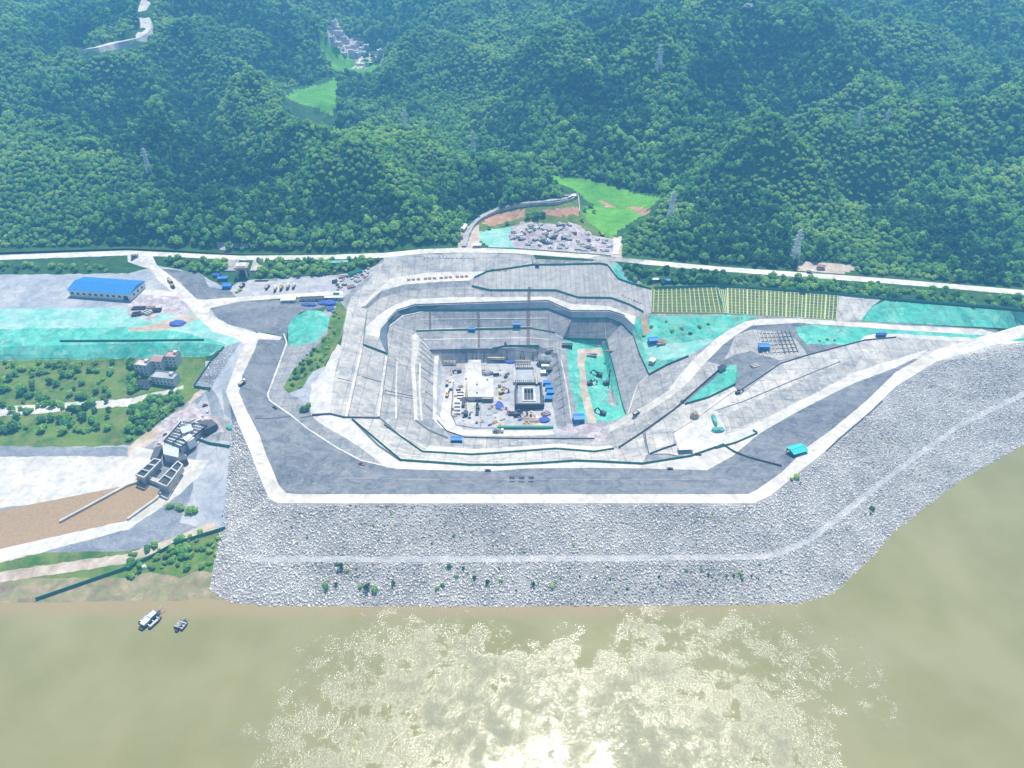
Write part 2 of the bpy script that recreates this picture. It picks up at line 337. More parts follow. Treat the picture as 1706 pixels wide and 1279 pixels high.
# ------------------------------------------------------------------ what each piece of ground is made of (outlines as seen; later wins)
def loop(a, b): return [q[:2] for q in a] + [q[:2] for q in b][::-1]
WL = WATERLINE
REG = [  # (object name, material, outline)
 ('ground', 'verge', loop(ROAD_S, [(-900,700),(213,640),(330,600),(2300,700)])),
 ('bench', 'ridge', [(565,496),(612,452),(640,430),(888,436),(1034,443),(1085,484),(1085,522),(1240,524),(1330,528),(1706,552),(2300,640),(2300,644),(1706,575),(1493,612),(1250,800),(600,780)]),
 ('lower_ground', 'grass', [(-900,590),(345,590),(330,660),(300,700),(250,740),(-900,780)]),
 ('lower_ground', 'grit', [(-900,735),(213,745),(330,655),(375,650),(392,700),(384,760),(372,880),(353,890),(213,935),(-900,935)]),
 ('river_bank', 'grass', [(-900,930),(213,918),(300,895),(368,880),(372,900),(350,965),(213,975),(-900,975)]),
 ('river_bank', 'mud', [(-900,968),(213,962),(250,952),(300,962),(330,950),(353,955),(350,975),(385,1003),(440,1010),(700,1012),(1330,1007),(1390,990),(1400,1060),(1330,1075),(213,1082),(-900,1082)]),
 ('rock_slope', 'rip', [(386,700),(390,690),(396,701),(419,757),(439,810),(449,831),(463,838),(1256,838),(1284,825),(1375,751),(1448,686),(1493,643),(1560,602),(1706,560),(2300,600),(2300,700),(1706,760),(1500,895),(1450,940),(1390,992),(1330,1008),(1200,1011),(853,1013),(440,1012),(385,1004),(350,982),(353,955),(366,890),(376,830),(384,740)]),
 ('rock_berm', 'bermm', [(425,936),(425,925),(640,926),(853,925),(1050,925),(1280,921),(1345,896),(1415,840),(1493,777),(1600,702),(1706,650),(2300,612),(2300,620),(1706,660),(1600,712),(1493,790),(1420,850),(1350,905),(1285,931),(1050,935),(853,936),(640,936)]),
 # left platform
 ('site_yard', 'pave', [(-900,470),(213,455),(262,442),(330,455),(360,470),(400,497),(360,510),(430,555),(410,568),(372,578),(-900,560)]),
 ('site_yard', 'netpale', [(-900,515),(213,513),(300,513),(330,520),(352,540),(382,556),(410,568),(380,576),(345,594),(-900,614)]),
 ('site_yard', 'net', [(-900,560),(213,545),(300,553),(355,566),(378,575),(345,593),(213,597),(-900,614)]),
 ('site_yard', 'rubble', [(213,500),(300,500),(330,520),(300,528),(270,520),(250,535),(213,525)]),
 ('site_yard', 'tan', [(213,547),(250,540),(320,523),(335,528),(300,545),(262,551),(213,552)]),
 ('site_yard', 'dark', [(262,446),(335,455),(350,478),(395,485),(395,497),(352,501),(326,497),(300,470)]),
 ('site_yard', 'rubble', [(232,492),(305,490),(322,499),(300,504),(232,507)]),
 ('site_yard', 'floor', [(400,468),(480,462),(560,458),(612,448),(640,436),(628,452),(600,470),(575,494),(480,492),(400,499),(380,480)]),
 ('gravel_heap', 'dark', [(350,512),(390,502),(470,500),(565,494),(545,510),(500,520),(480,545),(478,560),(430,553),(380,540),(356,524)]),
 ('side_slope', 'grit', [(397,570),(372,580),(352,600),(320,645),(352,648),(380,600),(402,568)]),
 ('side_slope', 'pave', [(402,568),(380,600),(352,648),(372,655),(376,653),(395,600),(412,566)]),
 ('work_yard', 'pave', [(345,645),(378,652),(394,700),(384,745),(374,880),(350,890),(340,880),(362,800),(362,745),(335,720),(325,680)]),
 ('work_yard', 'ridge', [(335,690),(384,700),(384,735),(360,780),(362,845),(335,880),(300,860),(330,800),(350,762),(335,740)]),
 ('work_yard', 'tan', [(345,652),(325,665),(285,705),(250,740),(230,752),(213,760),(213,745),(255,712),(300,690),(325,655),(345,645)]),
 ('work_yard', 'rubble', [(270,700),(325,670),(340,690),(365,695),(372,720),(340,725),(300,770),(255,745)]),
 ('work_yard', 'pave', [(330,730),(384,735),(372,890),(300,870),(320,820)]),
 ('work_yard', 'white', [(-200,760),(213,760),(225,745),(262,750),(262,765),(235,800),(213,820),(-200,870)]),
 ('work_yard', 'white', [(302,764),(348,766),(330,795),(290,830),(213,882),(-200,990),(-200,960),(213,866),(262,832)]),
 ('canal', 'canal', [(-200,890),(213,808),(235,805),(268,818),(262,832),(213,866),(-200,960)]),
 ('work_yard', 'tan', [(213,922),(290,895),(340,872),(362,870),(360,886),(300,905),(213,938),(-200,1000),(-200,980)]),
 ('work_yard', 'white', [(-200,690),(213,664),(250,656),(305,642),(305,648),(250,664),(213,676),(-200,710)]),
 # inner face of the crest bank
 ('bank_face', 'dark', loop(CREST_IN[:-4] + [(1545,585)], [(473,556),(478,572),(462,615),(446,657),(449,667),(485,692),(512,714),(563,747),(601,767),(643,778),(661,781),(736,783),(812,785),(875,780),(990,779),(1070,780),(1178,783),(1221,759),(1267,721),(1322,689),(1372,663),(1423,638),(1493,612),(1530,594)])),
 ('bank_face', 'ridge', [(478,572),(473,556),(480,574),(500,560),(560,495),(575,497),(570,560),(520,600),(475,652),(500,664),(520,690),(552,690),(586,698),(610,718),(643,778),(601,767),(563,747),(512,714),(485,692),(449,667),(446,657),(462,615)]),
 ('grass_bank', 'grass', [(565,500),(578,516),(568,560),(540,610),(520,620),(505,645),(480,655),(472,645),(490,615),(520,585),(545,560),(550,530)]),
 ('grass_bank', 'white', [(562,573),(568,576),(560,640),(552,692),(520,692),(515,668),(520,640),(540,615)]),
 ('grass_bank', 'white', [(520,693),(552,690),(586,698),(620,725),(640,745),(632,752),(600,745),(570,725),(540,710)]),
 ('netted_mound', 'net', [(478,545),(490,528),(515,516),(535,518),(549,530),(545,548),(528,568),(500,576),(480,574)]),
 # toe strip and pit benches
 ('toe_road', 'white', loop([(586,698),(668,767),(782,775),(837,775),(900,772),(958,768),(990,769),(1070,773),(1151,760),(1191,746)], [(600,745),(643,778),(661,781),(736,783),(812,785),(875,780),(990,779),(1070,780),(1178,783),(1221,759)])),
 ('pit_slope', 'slabw', loop([(575,696),(586,698),(610,718),(668,767),(782,775),(837,775),(900,772),(958,768),(990,769),(1070,773),(1078,757)], [(579,695),(633,697),(640,708),(704,753),(787,758),(832,755),(925,748),(990,753),(1025,748),(1070,721)])),
 ('pit_slope', 'slab', loop([(633,697),(640,708),(704,753),(787,758),(832,755),(925,748),(990,753),(1025,748)], [(692,700),(705,706),(746,729),(812,732),(900,732),(990,735),(1010,735),(1020,735)])),
 ('pit_slope', 'white', [(715,742),(787,748),(832,746),(925,739),(990,744),(1020,742),(1025,748),(990,753),(925,748),(832,755),(787,758),(704,753)]),
 ('pit_slope', 'ridge', [(692,700),(705,706),(746,729),(812,732),(900,732),(990,735),(1010,735),(1010,723),(960,722),(860,726),(760,724),(735,712),(721,697)]),
 ('pit_slope', 'slabw', [(549,690),(557,625),(568,576),(578,516),(585,495),(612,470),(640,434),(640,429),(700,424),(780,421),(888,424),(900,440),(850,447),(812,452),(784,477),(752,478),(711,481),(666,486),(631,498),(612,514),(606,545),(605,575),(593,634),(579,695)]),
 ('pit_terrace', 'white', [(600,512),(615,495),(633,479),(653,463),(711,454),(777,452),(812,452),(796,458),(782,467),(736,469),(676,473.5),(636,484),(610,508)]),
 ('pit_slope', 'ridge', [(610,508),(636,484),(676,473.5),(736,469),(782,467),(784,477),(752,478),(711,481),(666,486),(631,498),(612,514)]),
 ('pit_slope', 'streak', [(784,477),(817,484),(925,484),(963,496),(1018,497),(1049,508),(1074,521),(1086,522),(1087,480),(1050,472),(1030,465),(1012,441),(1000,439),(888,441),(850,447),(812,452),(790,462)]),
 ('pit_slope', 'net', [(1012,441),(1030,465),(1050,472),(1060,474),(1056,468),(1040,462),(1034,443)]),
 ('pit_slope', 'slab', [(888,431),(1000,435),(1034,441),(1012,441),(888,441)]),
 ('pit_slope', 'slab', loop([(612,514),(631,498),(666,486),(711,481),(752,478),(784,477),(817,484),(925,484),(963,496),(1018,497),(1049,508),(1074,521),(1066,528)], [(608,545),(625,530),(643,516),(661,506),(686,498),(749,495),(918,494),(951,506),(990,508),(1016,510),(1041,521),(1066,528)])),
 ('pit_terrace', 'white', [(608,545),(625,530),(643,516),(661,506),(686,498),(749,495),(918,494),(951,506),(990,508),(1016,510),(1041,521),(1066,528),(1056,541),(1041,527),(1016,519),(951,519),(913,502),(812,505),(691,509),(661,518),(646,534),(634,548),(632,563),(612,557)]),
 ('pit_slope', 'slab', [(605,575),(608,545),(612,557),(632,563),(645,590)]),
 ('pit_wall', 'wallblue', loop([(645,590),(632,563),(634,548),(646,534),(661,518),(691,509),(812,505),(913,502),(951,519),(1016,519),(1041,527),(1056,541)], [(647,592),(645,560),(650,539),(671,523),(701,517),(794,517),(913,515),(953,531),(1013,531),(1036,540),(1054,559)])),
 ('pit_slope', 'slabw', [(605,575),(645,590),(647,592),(640,640),(633,697),(579,695),(593,634)]),
 ('pit_slope', 'ridge', [(650,539),(671,523),(701,517),(794,517),(913,515),(953,531),(1013,531),(1036,540),(1054,559),(1065,590),(1081,624),(1062,640),(1045,690),(1041,687),(1036,672),(1010,567),(942,566),(925,556),(885,549),(794,551),(691,554)]),
 ('pit_slope', 'slab', [(650,539),(691,554),(686,609),(690,650),(692,700),(633,697),(640,640),(647,592),(645,560)]),
 ('pit_slope', 'ridge', [(691,554),(794,551),(885,549),(925,556),(938,564),(950,690),(960,722),(928,713),(905,600),(900,577),(812,581),(716,583)]),
 ('pit_slope', 'slab', [(691,554),(716,583),(724,590),(722,640),(721,697),(692,700),(690,650),(686,609)]),
 ('pit_slope', 'white', [(686,558),(692,556),(700,566),(691,609),(694,650),(696,700),(690,700),(687,650),(684,609)]),
 ('pit_floor', 'floor', [(716,583),(812,581),(900,577),(905,600),(928,713),(960,722),(860,726),(760,724),(735,712),(721,697),(722,640),(724,590)]),
 ('pit_floor', 'ridge', [(735,583),(812,581),(900,577),(897,592),(870,604),(842,606),(812,598),(775,600),(770,612),(738,612)]),
 ('pit_floor', 'road', [(724,592),(731,592),(728,640),(727,690),(745,708),(775,717),(920,717),(924,723),(860,726),(760,725),(735,713),(721,697),(722,640)]),
 ('pit_floor', 'road', [(745,634),(756,632),(750,690),(758,705),(775,717),(745,708),(733,692)]),
 ('pit_floor', 'white', [(777,604),(797,602),(803,630),(820,636),(822,664),(800,668),(775,690),(755,690),(757,650),(772,640)]),
 ('pit_floor', 'tan', [(876,687),(905,686),(907,708),(872,708)]),
 ('pit_floor', 'slab', [(735,598),(770,598),(776,615),(745,622),(740,612)]),
 ('netted_pit', 'net', [(942,566),(1010,567),(1024,620),(1036,672),(1048,690),(1010,702),(1000,700),(965,702),(950,640)]),
 ('netted_pit', 'tan', [(961,582),(1000,580),(1004,592),(975,592),(974,600),(978,650),(990,690),(995,705),(980,705),(968,660),(964,610)]),
 ('netted_pit', 'slab', [(1013,650),(1020,645),(1030,676),(1012,672)]),
 ('ramp_side', 'slab', [(1081,624),(1147,593),(1165,582),(1162,592),(1134,622),(1114,650),(1081,672),(1021,705),(1041,690),(1062,640)]),
 ('netted_slope', 'netdirty', [(1060,527),(1240,524),(1265,528),(1240,536),(1215,549),(1190,566),(1165,582),(1147,593),(1081,624),(1065,590),(1054,559),(1056,541)]),
 ('netted_slope', 'netpale', [(1070,570),(1100,575),(1140,570),(1182,563),(1190,568),(1165,582),(1147,593),(1100,600),(1075,588)]),
 ('netted_slope', 'redsoil', [(1068,530),(1078,527),(1082,555),(1072,556)]),
 ('planted_slope', 'bed', [(1087,480),(1195,477),(1300,484),(1398,491),(1394,534),(1330,527),(1240,524),(1160,523),(1085,522)]),
 ('planted_slope', 'slabw', [(1398,491),(1470,497),(1450,512),(1434,534),(1394,534)]),
 ('planted_slope', 'net', [(1434,534),(1450,512),(1475,500),(1493,502),(1706,520),(2300,565),(2300,630),(1706,548),(1493,538)]),
 ('ground', 'grass', [(1055,472),(1087,474),(1180,472),(1195,477),(1087,482),(1060,478)]),
 # right hand ground
 ('east_ground', 'dark', [(1227,557),(1253,542),(1290,538),(1345,538),(1400,560),(1440,566),(1345,592),(1300,602),(1225,655),(1195,650),(1140,668),(1144,639),(1177,602),(1204,575)]),
 ('east_ground', 'net', [(1325,545),(1345,541),(1440,546),(1493,549),(1706,562),(2300,650),(2300,660),(1706,575),(1493,561),(1440,566),(1410,574),(1345,573),(1332,560)]),
 ('east_ground', 'white', [(1440,560),(1460,555),(1493,556),(1706,568),(1706,578),(1493,568),(1425,572)]),
 ('east_ground', 'slab', [(1227,558),(1252,548),(1300,552),(1320,560),(1345,590),(1300,600),(1250,585),(1225,590),(1205,600)]),
 ('bench', 'slab', [(1010,723),(1041,705),(1088,680),(1119,660),(1144,639),(1177,602),(1215,612),(1193,620),(1123,683),(1070,721),(1025,748),(1020,742),(1010,735)]),
 ('bench', 'net', [(1144,669),(1190,630),(1205,610),(1226,607),(1230,625),(1222,640),(1180,662),(1140,672)]),
 ('bench', 'slabw', [(1075,722),(1123,684),(1140,672),(1180,662),(1222,640),(1225,655),(1195,683),(1160,700),(1120,720),(1122,740),(1130,744),(1128,757),(1078,757)]),
 ('bench', 'white', [(1122,722),(1160,695),(1195,664),(1225,645),(1232,660),(1205,690),(1210,722),(1234,716),(1191,746),(1155,760),(1125,757),(1130,744)]),
 ('bench', 'slabw', [(1195,685),(1232,660),(1300,605),(1345,590),(1440,566),(1493,561),(1706,575),(1706,600),(1493,598),(1423,620),(1372,648),(1322,673),(1272,699),(1234,716),(1212,720)]),
 ('bench', 'slab', [(1210,690),(1300,650),(1390,610),(1440,590),(1420,618),(1372,646),(1322,671),(1272,697),(1220,716)]),
 ('toe_road', 'white', loop([(1155,760),(1191,745),(1234,716),(1272,699),(1322,673),(1372,648),(1423,620),(1493,598),(1545,582)], [(1178,782),(1221,759),(1267,721),(1322,689),(1372,663),(1423,638),(1493,612),(1530,594)])),
 # roads
 ('crest_road', 'road', loop(CREST_OUT, CREST_IN)),
 ('crest_road', 'road', [(245,440),(262,441),(300,472),(328,498),(350,504),(348,522),(380,540),(432,556),(432,566),(405,572),(392,563),(355,552),(333,532),(310,505),(262,465)]),
 ('crest_road', 'road', [(328,500),(400,494),(480,490),(570,484),(572,490),(480,496),(400,502),(350,513)]),
 ('crest_road', 'road', [(238,483),(245,478),(305,490),(300,494),(236,490)]),
 ('crest_road', 'road', [(430,553),(470,561),(466,566),(430,565)]),
 ('ramp_road', 'road', loop([(2300,640),(1706,552),(1493,541),(1330,530),(1265,531),(1240,536),(1215,549),(1190,566),(1162,592),(1134,622),(1114,650),(1081,672),(1021,705),(1001,716)], [(2300,650),(1706,562),(1493,549),(1330,537.5),(1253,542),(1227,557),(1204,575),(1177,602),(1144,639),(1119,660),(1088,680),(1041,705),(1010,723)])),
 ('ramp_road', 'rubble', [(1001,712),(1015,706),(1010,735),(990,735),(960,722),(940,715),(945,704),(975,706)]),
 ('upper_road', 'road', loop(ROAD_N, ROAD_S)),
 ('upper_road', 'road', [(213,418),(250,420),(262,441),(245,446),(213,436)]),
]
polysW = []
V3 = list(V2); Z3 = list(VZ); E3 = list(E2)
vid3 = dict(vid)
def addv3(p, z):
    k = (round(p[0], 1), round(p[1], 1))
    if k not in vid3: vid3[k] = len(V3); V3.append(Vector(k)); Z3.append(z)
    return vid3[k]
snap = [(q[0], q[1], at(*q)) for ln in Ll for q in ln]
spx = np.array([(a, b) for a, b, _ in snap])
def drape_snap(px, py):
    d = np.abs(spx - (px, py)).sum(1); i = int(d.argmin())
    if d[i] < 1.6: return Vector(snap[i][2])
    return drape(px, py)
for nm, mt, poly in REG:
    pts = [drape_snap(x, y) for x, y in poly]; W = []
    rough = mt in ('grass', 'mud', 'rubble', 'tan', 'netdirty', 'netpale', 'redsoil', 'grit', 'floor', 'verge') or nm in ('grass_bank', 'east_ground', 'gravel_heap', 'netted_mound', 'work_yard', 'site_yard')
    pp = resample(poly, 9 if rough else 22, True)
    if rough: pp = [(x + random.uniform(-1.6, 1.6), y + random.uniform(-1.1, 1.1)) if min(abs(spx - (x, y)).sum(1)) > 6 else (x, y) for x, y in pp]
    W = [drape_snap(x, y) for x, y in pp]
    polysW.append([(p.x, p.y) for p in W]); pr = first = None
    for p in W:
        k0 = (round(p.x, 2), round(p.y, 2)); i = vid3.get(k0)
        if i is None: i = addv3((p.x, p.y), None)
        if pr is not None and pr != i: E3.append((pr, i))
        if first is None: first = i
        pr = i
    if pr != first: E3.append((pr, first))
vo, eo, fo, ov, oe, of = delaunay_2d_cdt(V3, E3, [], 0, 1e-3)
GV = np.array([(v[0], v[1], 0.0) for v in vo])
for i in range(len(GV)):
    src = [k for k in ov[i] if Z3[k] is not None]
    GV[i, 2] = Z3[src[0]] if src else zat(GV[i, 0], GV[i, 1])
GF = np.array([tuple(f) for f in fo]); cen = GV[GF].mean(1)
lab = np.full(len(GF), -1)
for k, pl in enumerate(polysW):
    lab[in_poly(cen[:, 0], cen[:, 1], pl)] = k
# drop hull triangles that belong to nothing (north of the upper road)
yr = np.array([at(*q)[:2] for q in ROAD_N]); YROAD = lambda x: np.interp(x, yr[:, 0], yr[:, 1])
ZROAD = lambda x: np.interp(x, yr[:, 0], [q[2] for q in ROAD_N])
keep = cen[:, 1] < YROAD(cen[:, 0]) + .5
GF = GF[keep]; lab = lab[keep]; cen = cen[keep]
GROUND = BVHTree.FromPolygons([tuple(v) for v in GV], [tuple(int(i) for i in f) for f in GF])
groups = {}
for f, l in zip(GF, lab):
    nm, mt = (REG[l][0], REG[l][1]) if l >= 0 else ('ground', 'pave')
    groups.setdefault(nm, []).append((f, mt))
for nm, fs in groups.items():
    used = sorted({int(i) for f, _ in fs for i in f}); mp = {v: k for k, v in enumerate(used)}
    mts = sorted({m for _, m in fs})
    structure(nm, GV[used], [tuple(mp[int(i)] for i in f) for f, _ in fs], [M[m] for m in mts], [mts.index(m) for _, m in fs])
def gz(x, y): return zat(x, y, GROUND)
def gp(px, py, dz=0):
    p = drape(px, py, GROUND).copy(); p.z += dz; return p

# ------------------------------------------------------------------ river
wl = [at(x, y, 0) for x, y in WATERLINE]
riv = [(p[0], p[1] + 6, -.02) for p in wl]
xs = [p[0] for p in riv]
vs = riv + [(p[0] * 1.0, -700, -.02) for p in riv]; n = len(riv)
vs += [(-2500, riv[0][1], -.02), (-2500, -700, -.02), (2500, riv[-1][1] + 100, -.02), (2500, -700, -.02)]
fs = [(n + i, n + i + 1, i + 1, i) for i in range(n - 1)] + [(2 * n + 1, n, 0, 2 * n), (2 * n - 1, 2 * n + 3, 2 * n + 2, n - 1)]
m, nt, b = new_mat('silty_river_water')
v = pos_node(nt); v2 = pos_node(nt, (1, 1.0, 1))
mpw = N(nt, 'ShaderNodeMapping'); mpw.inputs['Location'].default_value = (260, 90, 0); nt.links.new(v, mpw.inputs[0])
patch = noise_tex(nt, mpw.outputs[0], .0085, 8, .66, .2)
g = N(nt, 'ShaderNodeNewGeometry')
big = ramp(nt, patch, [(.36, (.1, .1, .1)), (.55, (1, 1, 1))])
ring = ramp(nt, noise_tex(nt, v, .07, 7, .8, .2), [(.38, (0.1, .1, .1)), (.60, (1, 1, 1))])
sep = N(nt, 'ShaderNodeMapping'); sep.inputs['Location'].default_value = (-38 / 190, -228 / 92, 0); sep.inputs['Scale'].default_value = (1 / 190, 1 / 92, 0); nt.links.new(v, sep.inputs[0])   # where the breeze ruffles the river
ln_ = N(nt, 'ShaderNodeVectorMath', operation='LENGTH'); nt.links.new(sep.outputs[0], ln_.inputs[0]); la = N(nt, 'ShaderNodeMath', operation='MULTIPLY_ADD'); la.inputs[1].default_value = .9
nt.links.new(noise_tex(nt, mpw.outputs[0], .018, 7, .7), la.inputs[0]); nt.links.new(ln_.outputs['Value'], la.inputs[2])
zone = ramp(nt, la.outputs[0], [(.0, (1, 1, 1)), (.86, (1, 1, 1)), (.999, (.12, .12, .12))])
zr = N(nt, 'ShaderNodeMapRange'); zr.inputs['From Min'].default_value = .75; zr.inputs['From Max'].default_value = 1.8; zr.inputs['To Min'].default_value = 1; zr.inputs['To Max'].default_value = .06; nt.links.new(la.outputs[0], zr.inputs['Value'])
rough_ = mix(nt, 1.0, mix(nt, 1.0, big, ring, 'MULTIPLY'), zr.outputs[0], 'MULTIPLY')
silt = ramp(nt, noise_tex(nt, v, .02, 4, .5), [(.35, (.235, .22, .085)), (.65, (.285, .265, .12))])
gp_y = N(nt, 'ShaderNodeSeparateXYZ'); nt.links.new(g.outputs['Position'], gp_y.inputs[0]); ya = N(nt, 'ShaderNodeMath', operation='MULTIPLY_ADD'); ya.inputs[1].default_value = 16; nt.links.new(noise_tex(nt, v, .03, 4, .6), ya.inputs[0]); nt.links.new(gp_y.outputs['Y'], ya.inputs[2])
ymr = N(nt, 'ShaderNodeMapRange'); ymr.inputs['From Min'].default_value = 295; ymr.inputs['From Max'].default_value = 355; nt.links.new(ya.outputs[0], ymr.inputs['Value'])
xmr = N(nt, 'ShaderNodeMapRange'); xmr.inputs['From Min'].default_value = 70; xmr.inputs['From Max'].default_value = 190; xmr.inputs['To Min'].default_value = 1; xmr.inputs['To Max'].default_value = 0; nt.links.new(gp_y.outputs['X'], xmr.inputs['Value'])
siltb = mix(nt, mix(nt, 1.0, ramp(nt, ymr.outputs[0], [(.12, (0, 0, 0)), (.30, (.55, .55, .55)), (.45, (.45, .45, .45)), (.75, (0, 0, 0))]), xmr.outputs[0], 'MULTIPLY'), silt, (.36, .25, .14))
glint_spk = ramp(nt, noise_tex(nt, v, .9, 4, .9), [(.45, (0, 0, 0)), (.62, (1, 1, 1))])
nt.links.new(mix(nt, mix(nt, 1.0, rough_, glint_spk, 'MULTIPLY'), siltb, (.26, .26, .25)), b.inputs['Base Color'])  # glint put into the tint: whiter base colour where the water is ruffled
b.inputs['Specular IOR Level'].default_value = .5; b.inputs['IOR'].default_value = 1.33
rr = N(nt, 'ShaderNodeMapRange'); rr.inputs['To Min'].default_value = .07; rr.inputs['To Max'].default_value = .27
nt.links.new(rough_, rr.inputs['Value']); nt.links.new(rr.outputs[0], b.inputs['Roughness'])
wv = noise_tex(nt, v2, .75, 4, .7, 0)
bn = N(nt, 'ShaderNodeBump'); bn.inputs['Distance'].default_value = 1.0; nt.links.new(wv, bn.inputs['Height'])
st = N(nt, 'ShaderNodeMapRange'); st.inputs['To Min'].default_value = .02; st.inputs['To Max'].default_value = .65
nt.links.new(rough_, st.inputs['Value']); nt.links.new(st.outputs[0], bn.inputs['Strength']); nt.links.new(bn.outputs[0], b.inputs['Normal'])
structure('river', vs, fs, m)

# ------------------------------------------------------------------ hills (control points: photo x, photo y, distance north m)
HC = [(-500,230,1000),(-200,210,1000),(100,205,1000),(220,235,960),(300,222,950),(420,207,960),(500,216,950),(560,224,940),(640,222,930),(720,245,900),(800,279,860),(870,302,828),(930,322,806),
 (300,330,800),(450,330,800),(600,330,790),(700,340,770),(200,340,790),(0,340,800),(-400,350,800),
 (250,150,1130),(400,150,1150),(350,90,1250),(300,20,1350),(400,12,1420),(480,45,1430),(530,95,1400),(100,100,1200),(0,40,1300),(-300,60,1250),(-600,100,1200),(213,40,1300),(450,140,1240),
 (640,125,1230),(700,60,1400),(800,20,1500),(900,0,1500),(650,30,1620),(740,150,1230),(680,200,1130),(800,200,1110),(850,250,1000),(900,150,1080),
 (1000,150,1060),(1000,80,1200),(1000,30,1350),(1150,50,1190),(1250,5,1270),(1330,0,1270),(1150,150,1030),(1150,240,925),(1000,230,950),(1300,150,1110),(1300,230,1020),(1400,100,1090),(1490,150,1160),(1490,60,1250),(1460,0,1450),(1100,20,1650),
 (1130,332,785),(1230,292,825),(1340,268,858),(1420,235,895),(1493,200,930),(1600,180,950),(1750,170,950),(2100,200,950),(2500,200,980),(1300,370,758),(1450,360,775),(1650,350,790),(1900,360,790),(1800,60,1250),(2200,60,1250)]
HP = [(x, y, z) for x, y, z in [atY(*q) for q in HC]]
def zc(px, py, z): HP.append(at(px, py, z))
for q in [(850,400,42),(1000,400,42),(780,385,43),(850,355,44),(960,350,44),(1040,370,44),(1060,340,45),(1000,310,47),(940,298,49),(1080,325,47),(1040,400,42),(800,345,47),
          (480,165,57),(520,140,59),(560,130,61),(560,110,63),(600,105,64),(570,75,76),(600,90,68),(560,45,93),(620,90,70),(1260,430,43),(1350,445,42),(1420,450,42),(1200,425,46),(1100,405,47),(380,405,44),(600,400,48),(250,400,43),
          (230,330,60)]: zc(*q)
for q in [(-1500,1200,150),(-900,1500,160),(-300,1950,130),(0,1750,95),(300,2100,190),(900,2100,200),(1500,1500,170),(-1800,2100,220),(1800,2100,220),(0,2300,230),(-700,2300,220),(700,2300,210),(-250,1750,150),(-1200,800,70),(1300,760,70),(1800,900,110),(-2000,900,110),(-420,1650,150)]: HP.append(q)
HPa = np.array(HP); n = len(HPa); S = 500.0
def tps(r2): return np.where(r2 > 0, r2 * np.log(np.maximum(r2, 1e-12)), 0)
P2 = HPa[:, :2] / S; D2 = ((P2[:, None] - P2[None]) ** 2).sum(2)
A = np.zeros((n + 3, n + 3)); A[:n, :n] = tps(D2) + np.eye(n) * .004; A[:n, n] = 1; A[:n, n + 1:] = P2; A[n, :n] = 1; A[n + 1:, :n] = P2.T
def fit(v): return np.linalg.solve(A, np.concatenate([v, [0, 0, 0]]))
def rbf(x, y, Wt):
    out = np.empty(x.shape); f = out.ravel(); xs = x.ravel() / S; ys = y.ravel() / S
    for k in range(0, len(xs), 20000):
        a = xs[k:k + 20000]; b = ys[k:k + 20000]; d = (a[:, None] - P2[None, :, 0]) ** 2 + (b[:, None] - P2[None, :, 1]) ** 2
        f[k:k + 20000] = tps(d) @ Wt[:n] + Wt[n] + Wt[n + 1] * a + Wt[n + 2] * b
    return f.reshape(x.shape)
# value noise lattice in numpy
def vnoise(x, y, seed):
    r = np.random.default_rng(seed); T = r.random((256, 256)); xi = np.floor(x).astype(int); yi = np.floor(y).astype(int)
    fx = x - xi; fy = y - yi; fx = fx * fx * (3 - 2 * fx); fy = fy * fy * (3 - 2 * fy)
    g = lambda i, j: T[(xi + i) % 256, (yi + j) % 256]
    return (g(0, 0) * (1 - fx) + g(1, 0) * fx) * (1 - fy) + (g(0, 1) * (1 - fx) + g(1, 1) * fx) * fy
def ridged(x, y, sc, oc, seed):
    s = 0; a = 1; t = 0
    for k in range(oc):
        s = s + a * (1 - np.abs(2 * vnoise(x / sc + 17 * k, y / sc, seed + k) - 1)); t += a; a *= .5; sc /= 2
    return s / t
def flat_mask(x, y, z):
    px, py = pix(x, y, z); return px, py
NCOL, srows = 460, np.concatenate([np.arange(0, 250, 4.0), np.arange(250, 700, 7.0), np.arange(700, 1700, 16.0)])
u = np.linspace(-1, 1, NCOL); u = np.sign(u) * np.abs(u) ** 1.15 * 1.35
SS, UU = np.meshgrid(srows, u, indexing='ij'); X = UU * (700 + SS); YR = YROAD(X)
Y = YR + SS - .6
W0 = fit(HPa[:, 2])
def spur(x, y):
    wx = x + 30 * vnoise(x / 90, y / 90, 5); wy = y + 30 * vnoise(x / 90, y / 90, 6)
    return ridged(wx * .9 + wy * .35, wy * .5 - wx * .2, 165, 3, 11)
def relief(x, y):                       # spurs and gullies, none on the valley floors
    b0 = rbf(x, y, W0); a = np.clip((b0 - 50) / 40, 0, 1); a = a * a * (3 - 2 * a)
    return a * ((spur(x, y) - .6) * 165 + (ridged(x, y, 42, 3, 31) - .6) * 24)
Z = rbf(X, Y, fit(HPa[:, 2] - relief(HPa[:, 0], HPa[:, 1]))) + relief(X, Y)
t = np.clip(SS / 28, 0, 1); t = t * t * (3 - 2 * t)
Z = (ZROAD(X) - .25) * (1 - t) + Z * t
Z = np.maximum(Z, 38 + 0 * Z) * 1.0
nr, nc = X.shape; HV = np.stack([X.ravel(), Y.ravel(), Z.ravel()], 1)
idx = np.arange(nr * nc).reshape(nr, nc)
HF = np.stack([idx[:-1, :-1], idx[:-1, 1:], idx[1:, 1:], idx[1:, :-1]], -1).reshape(-1, 4)
hc = HV[HF].mean(1); hpx, hpy = pix(hc[:, 0], hc[:, 1], hc[:, 2])
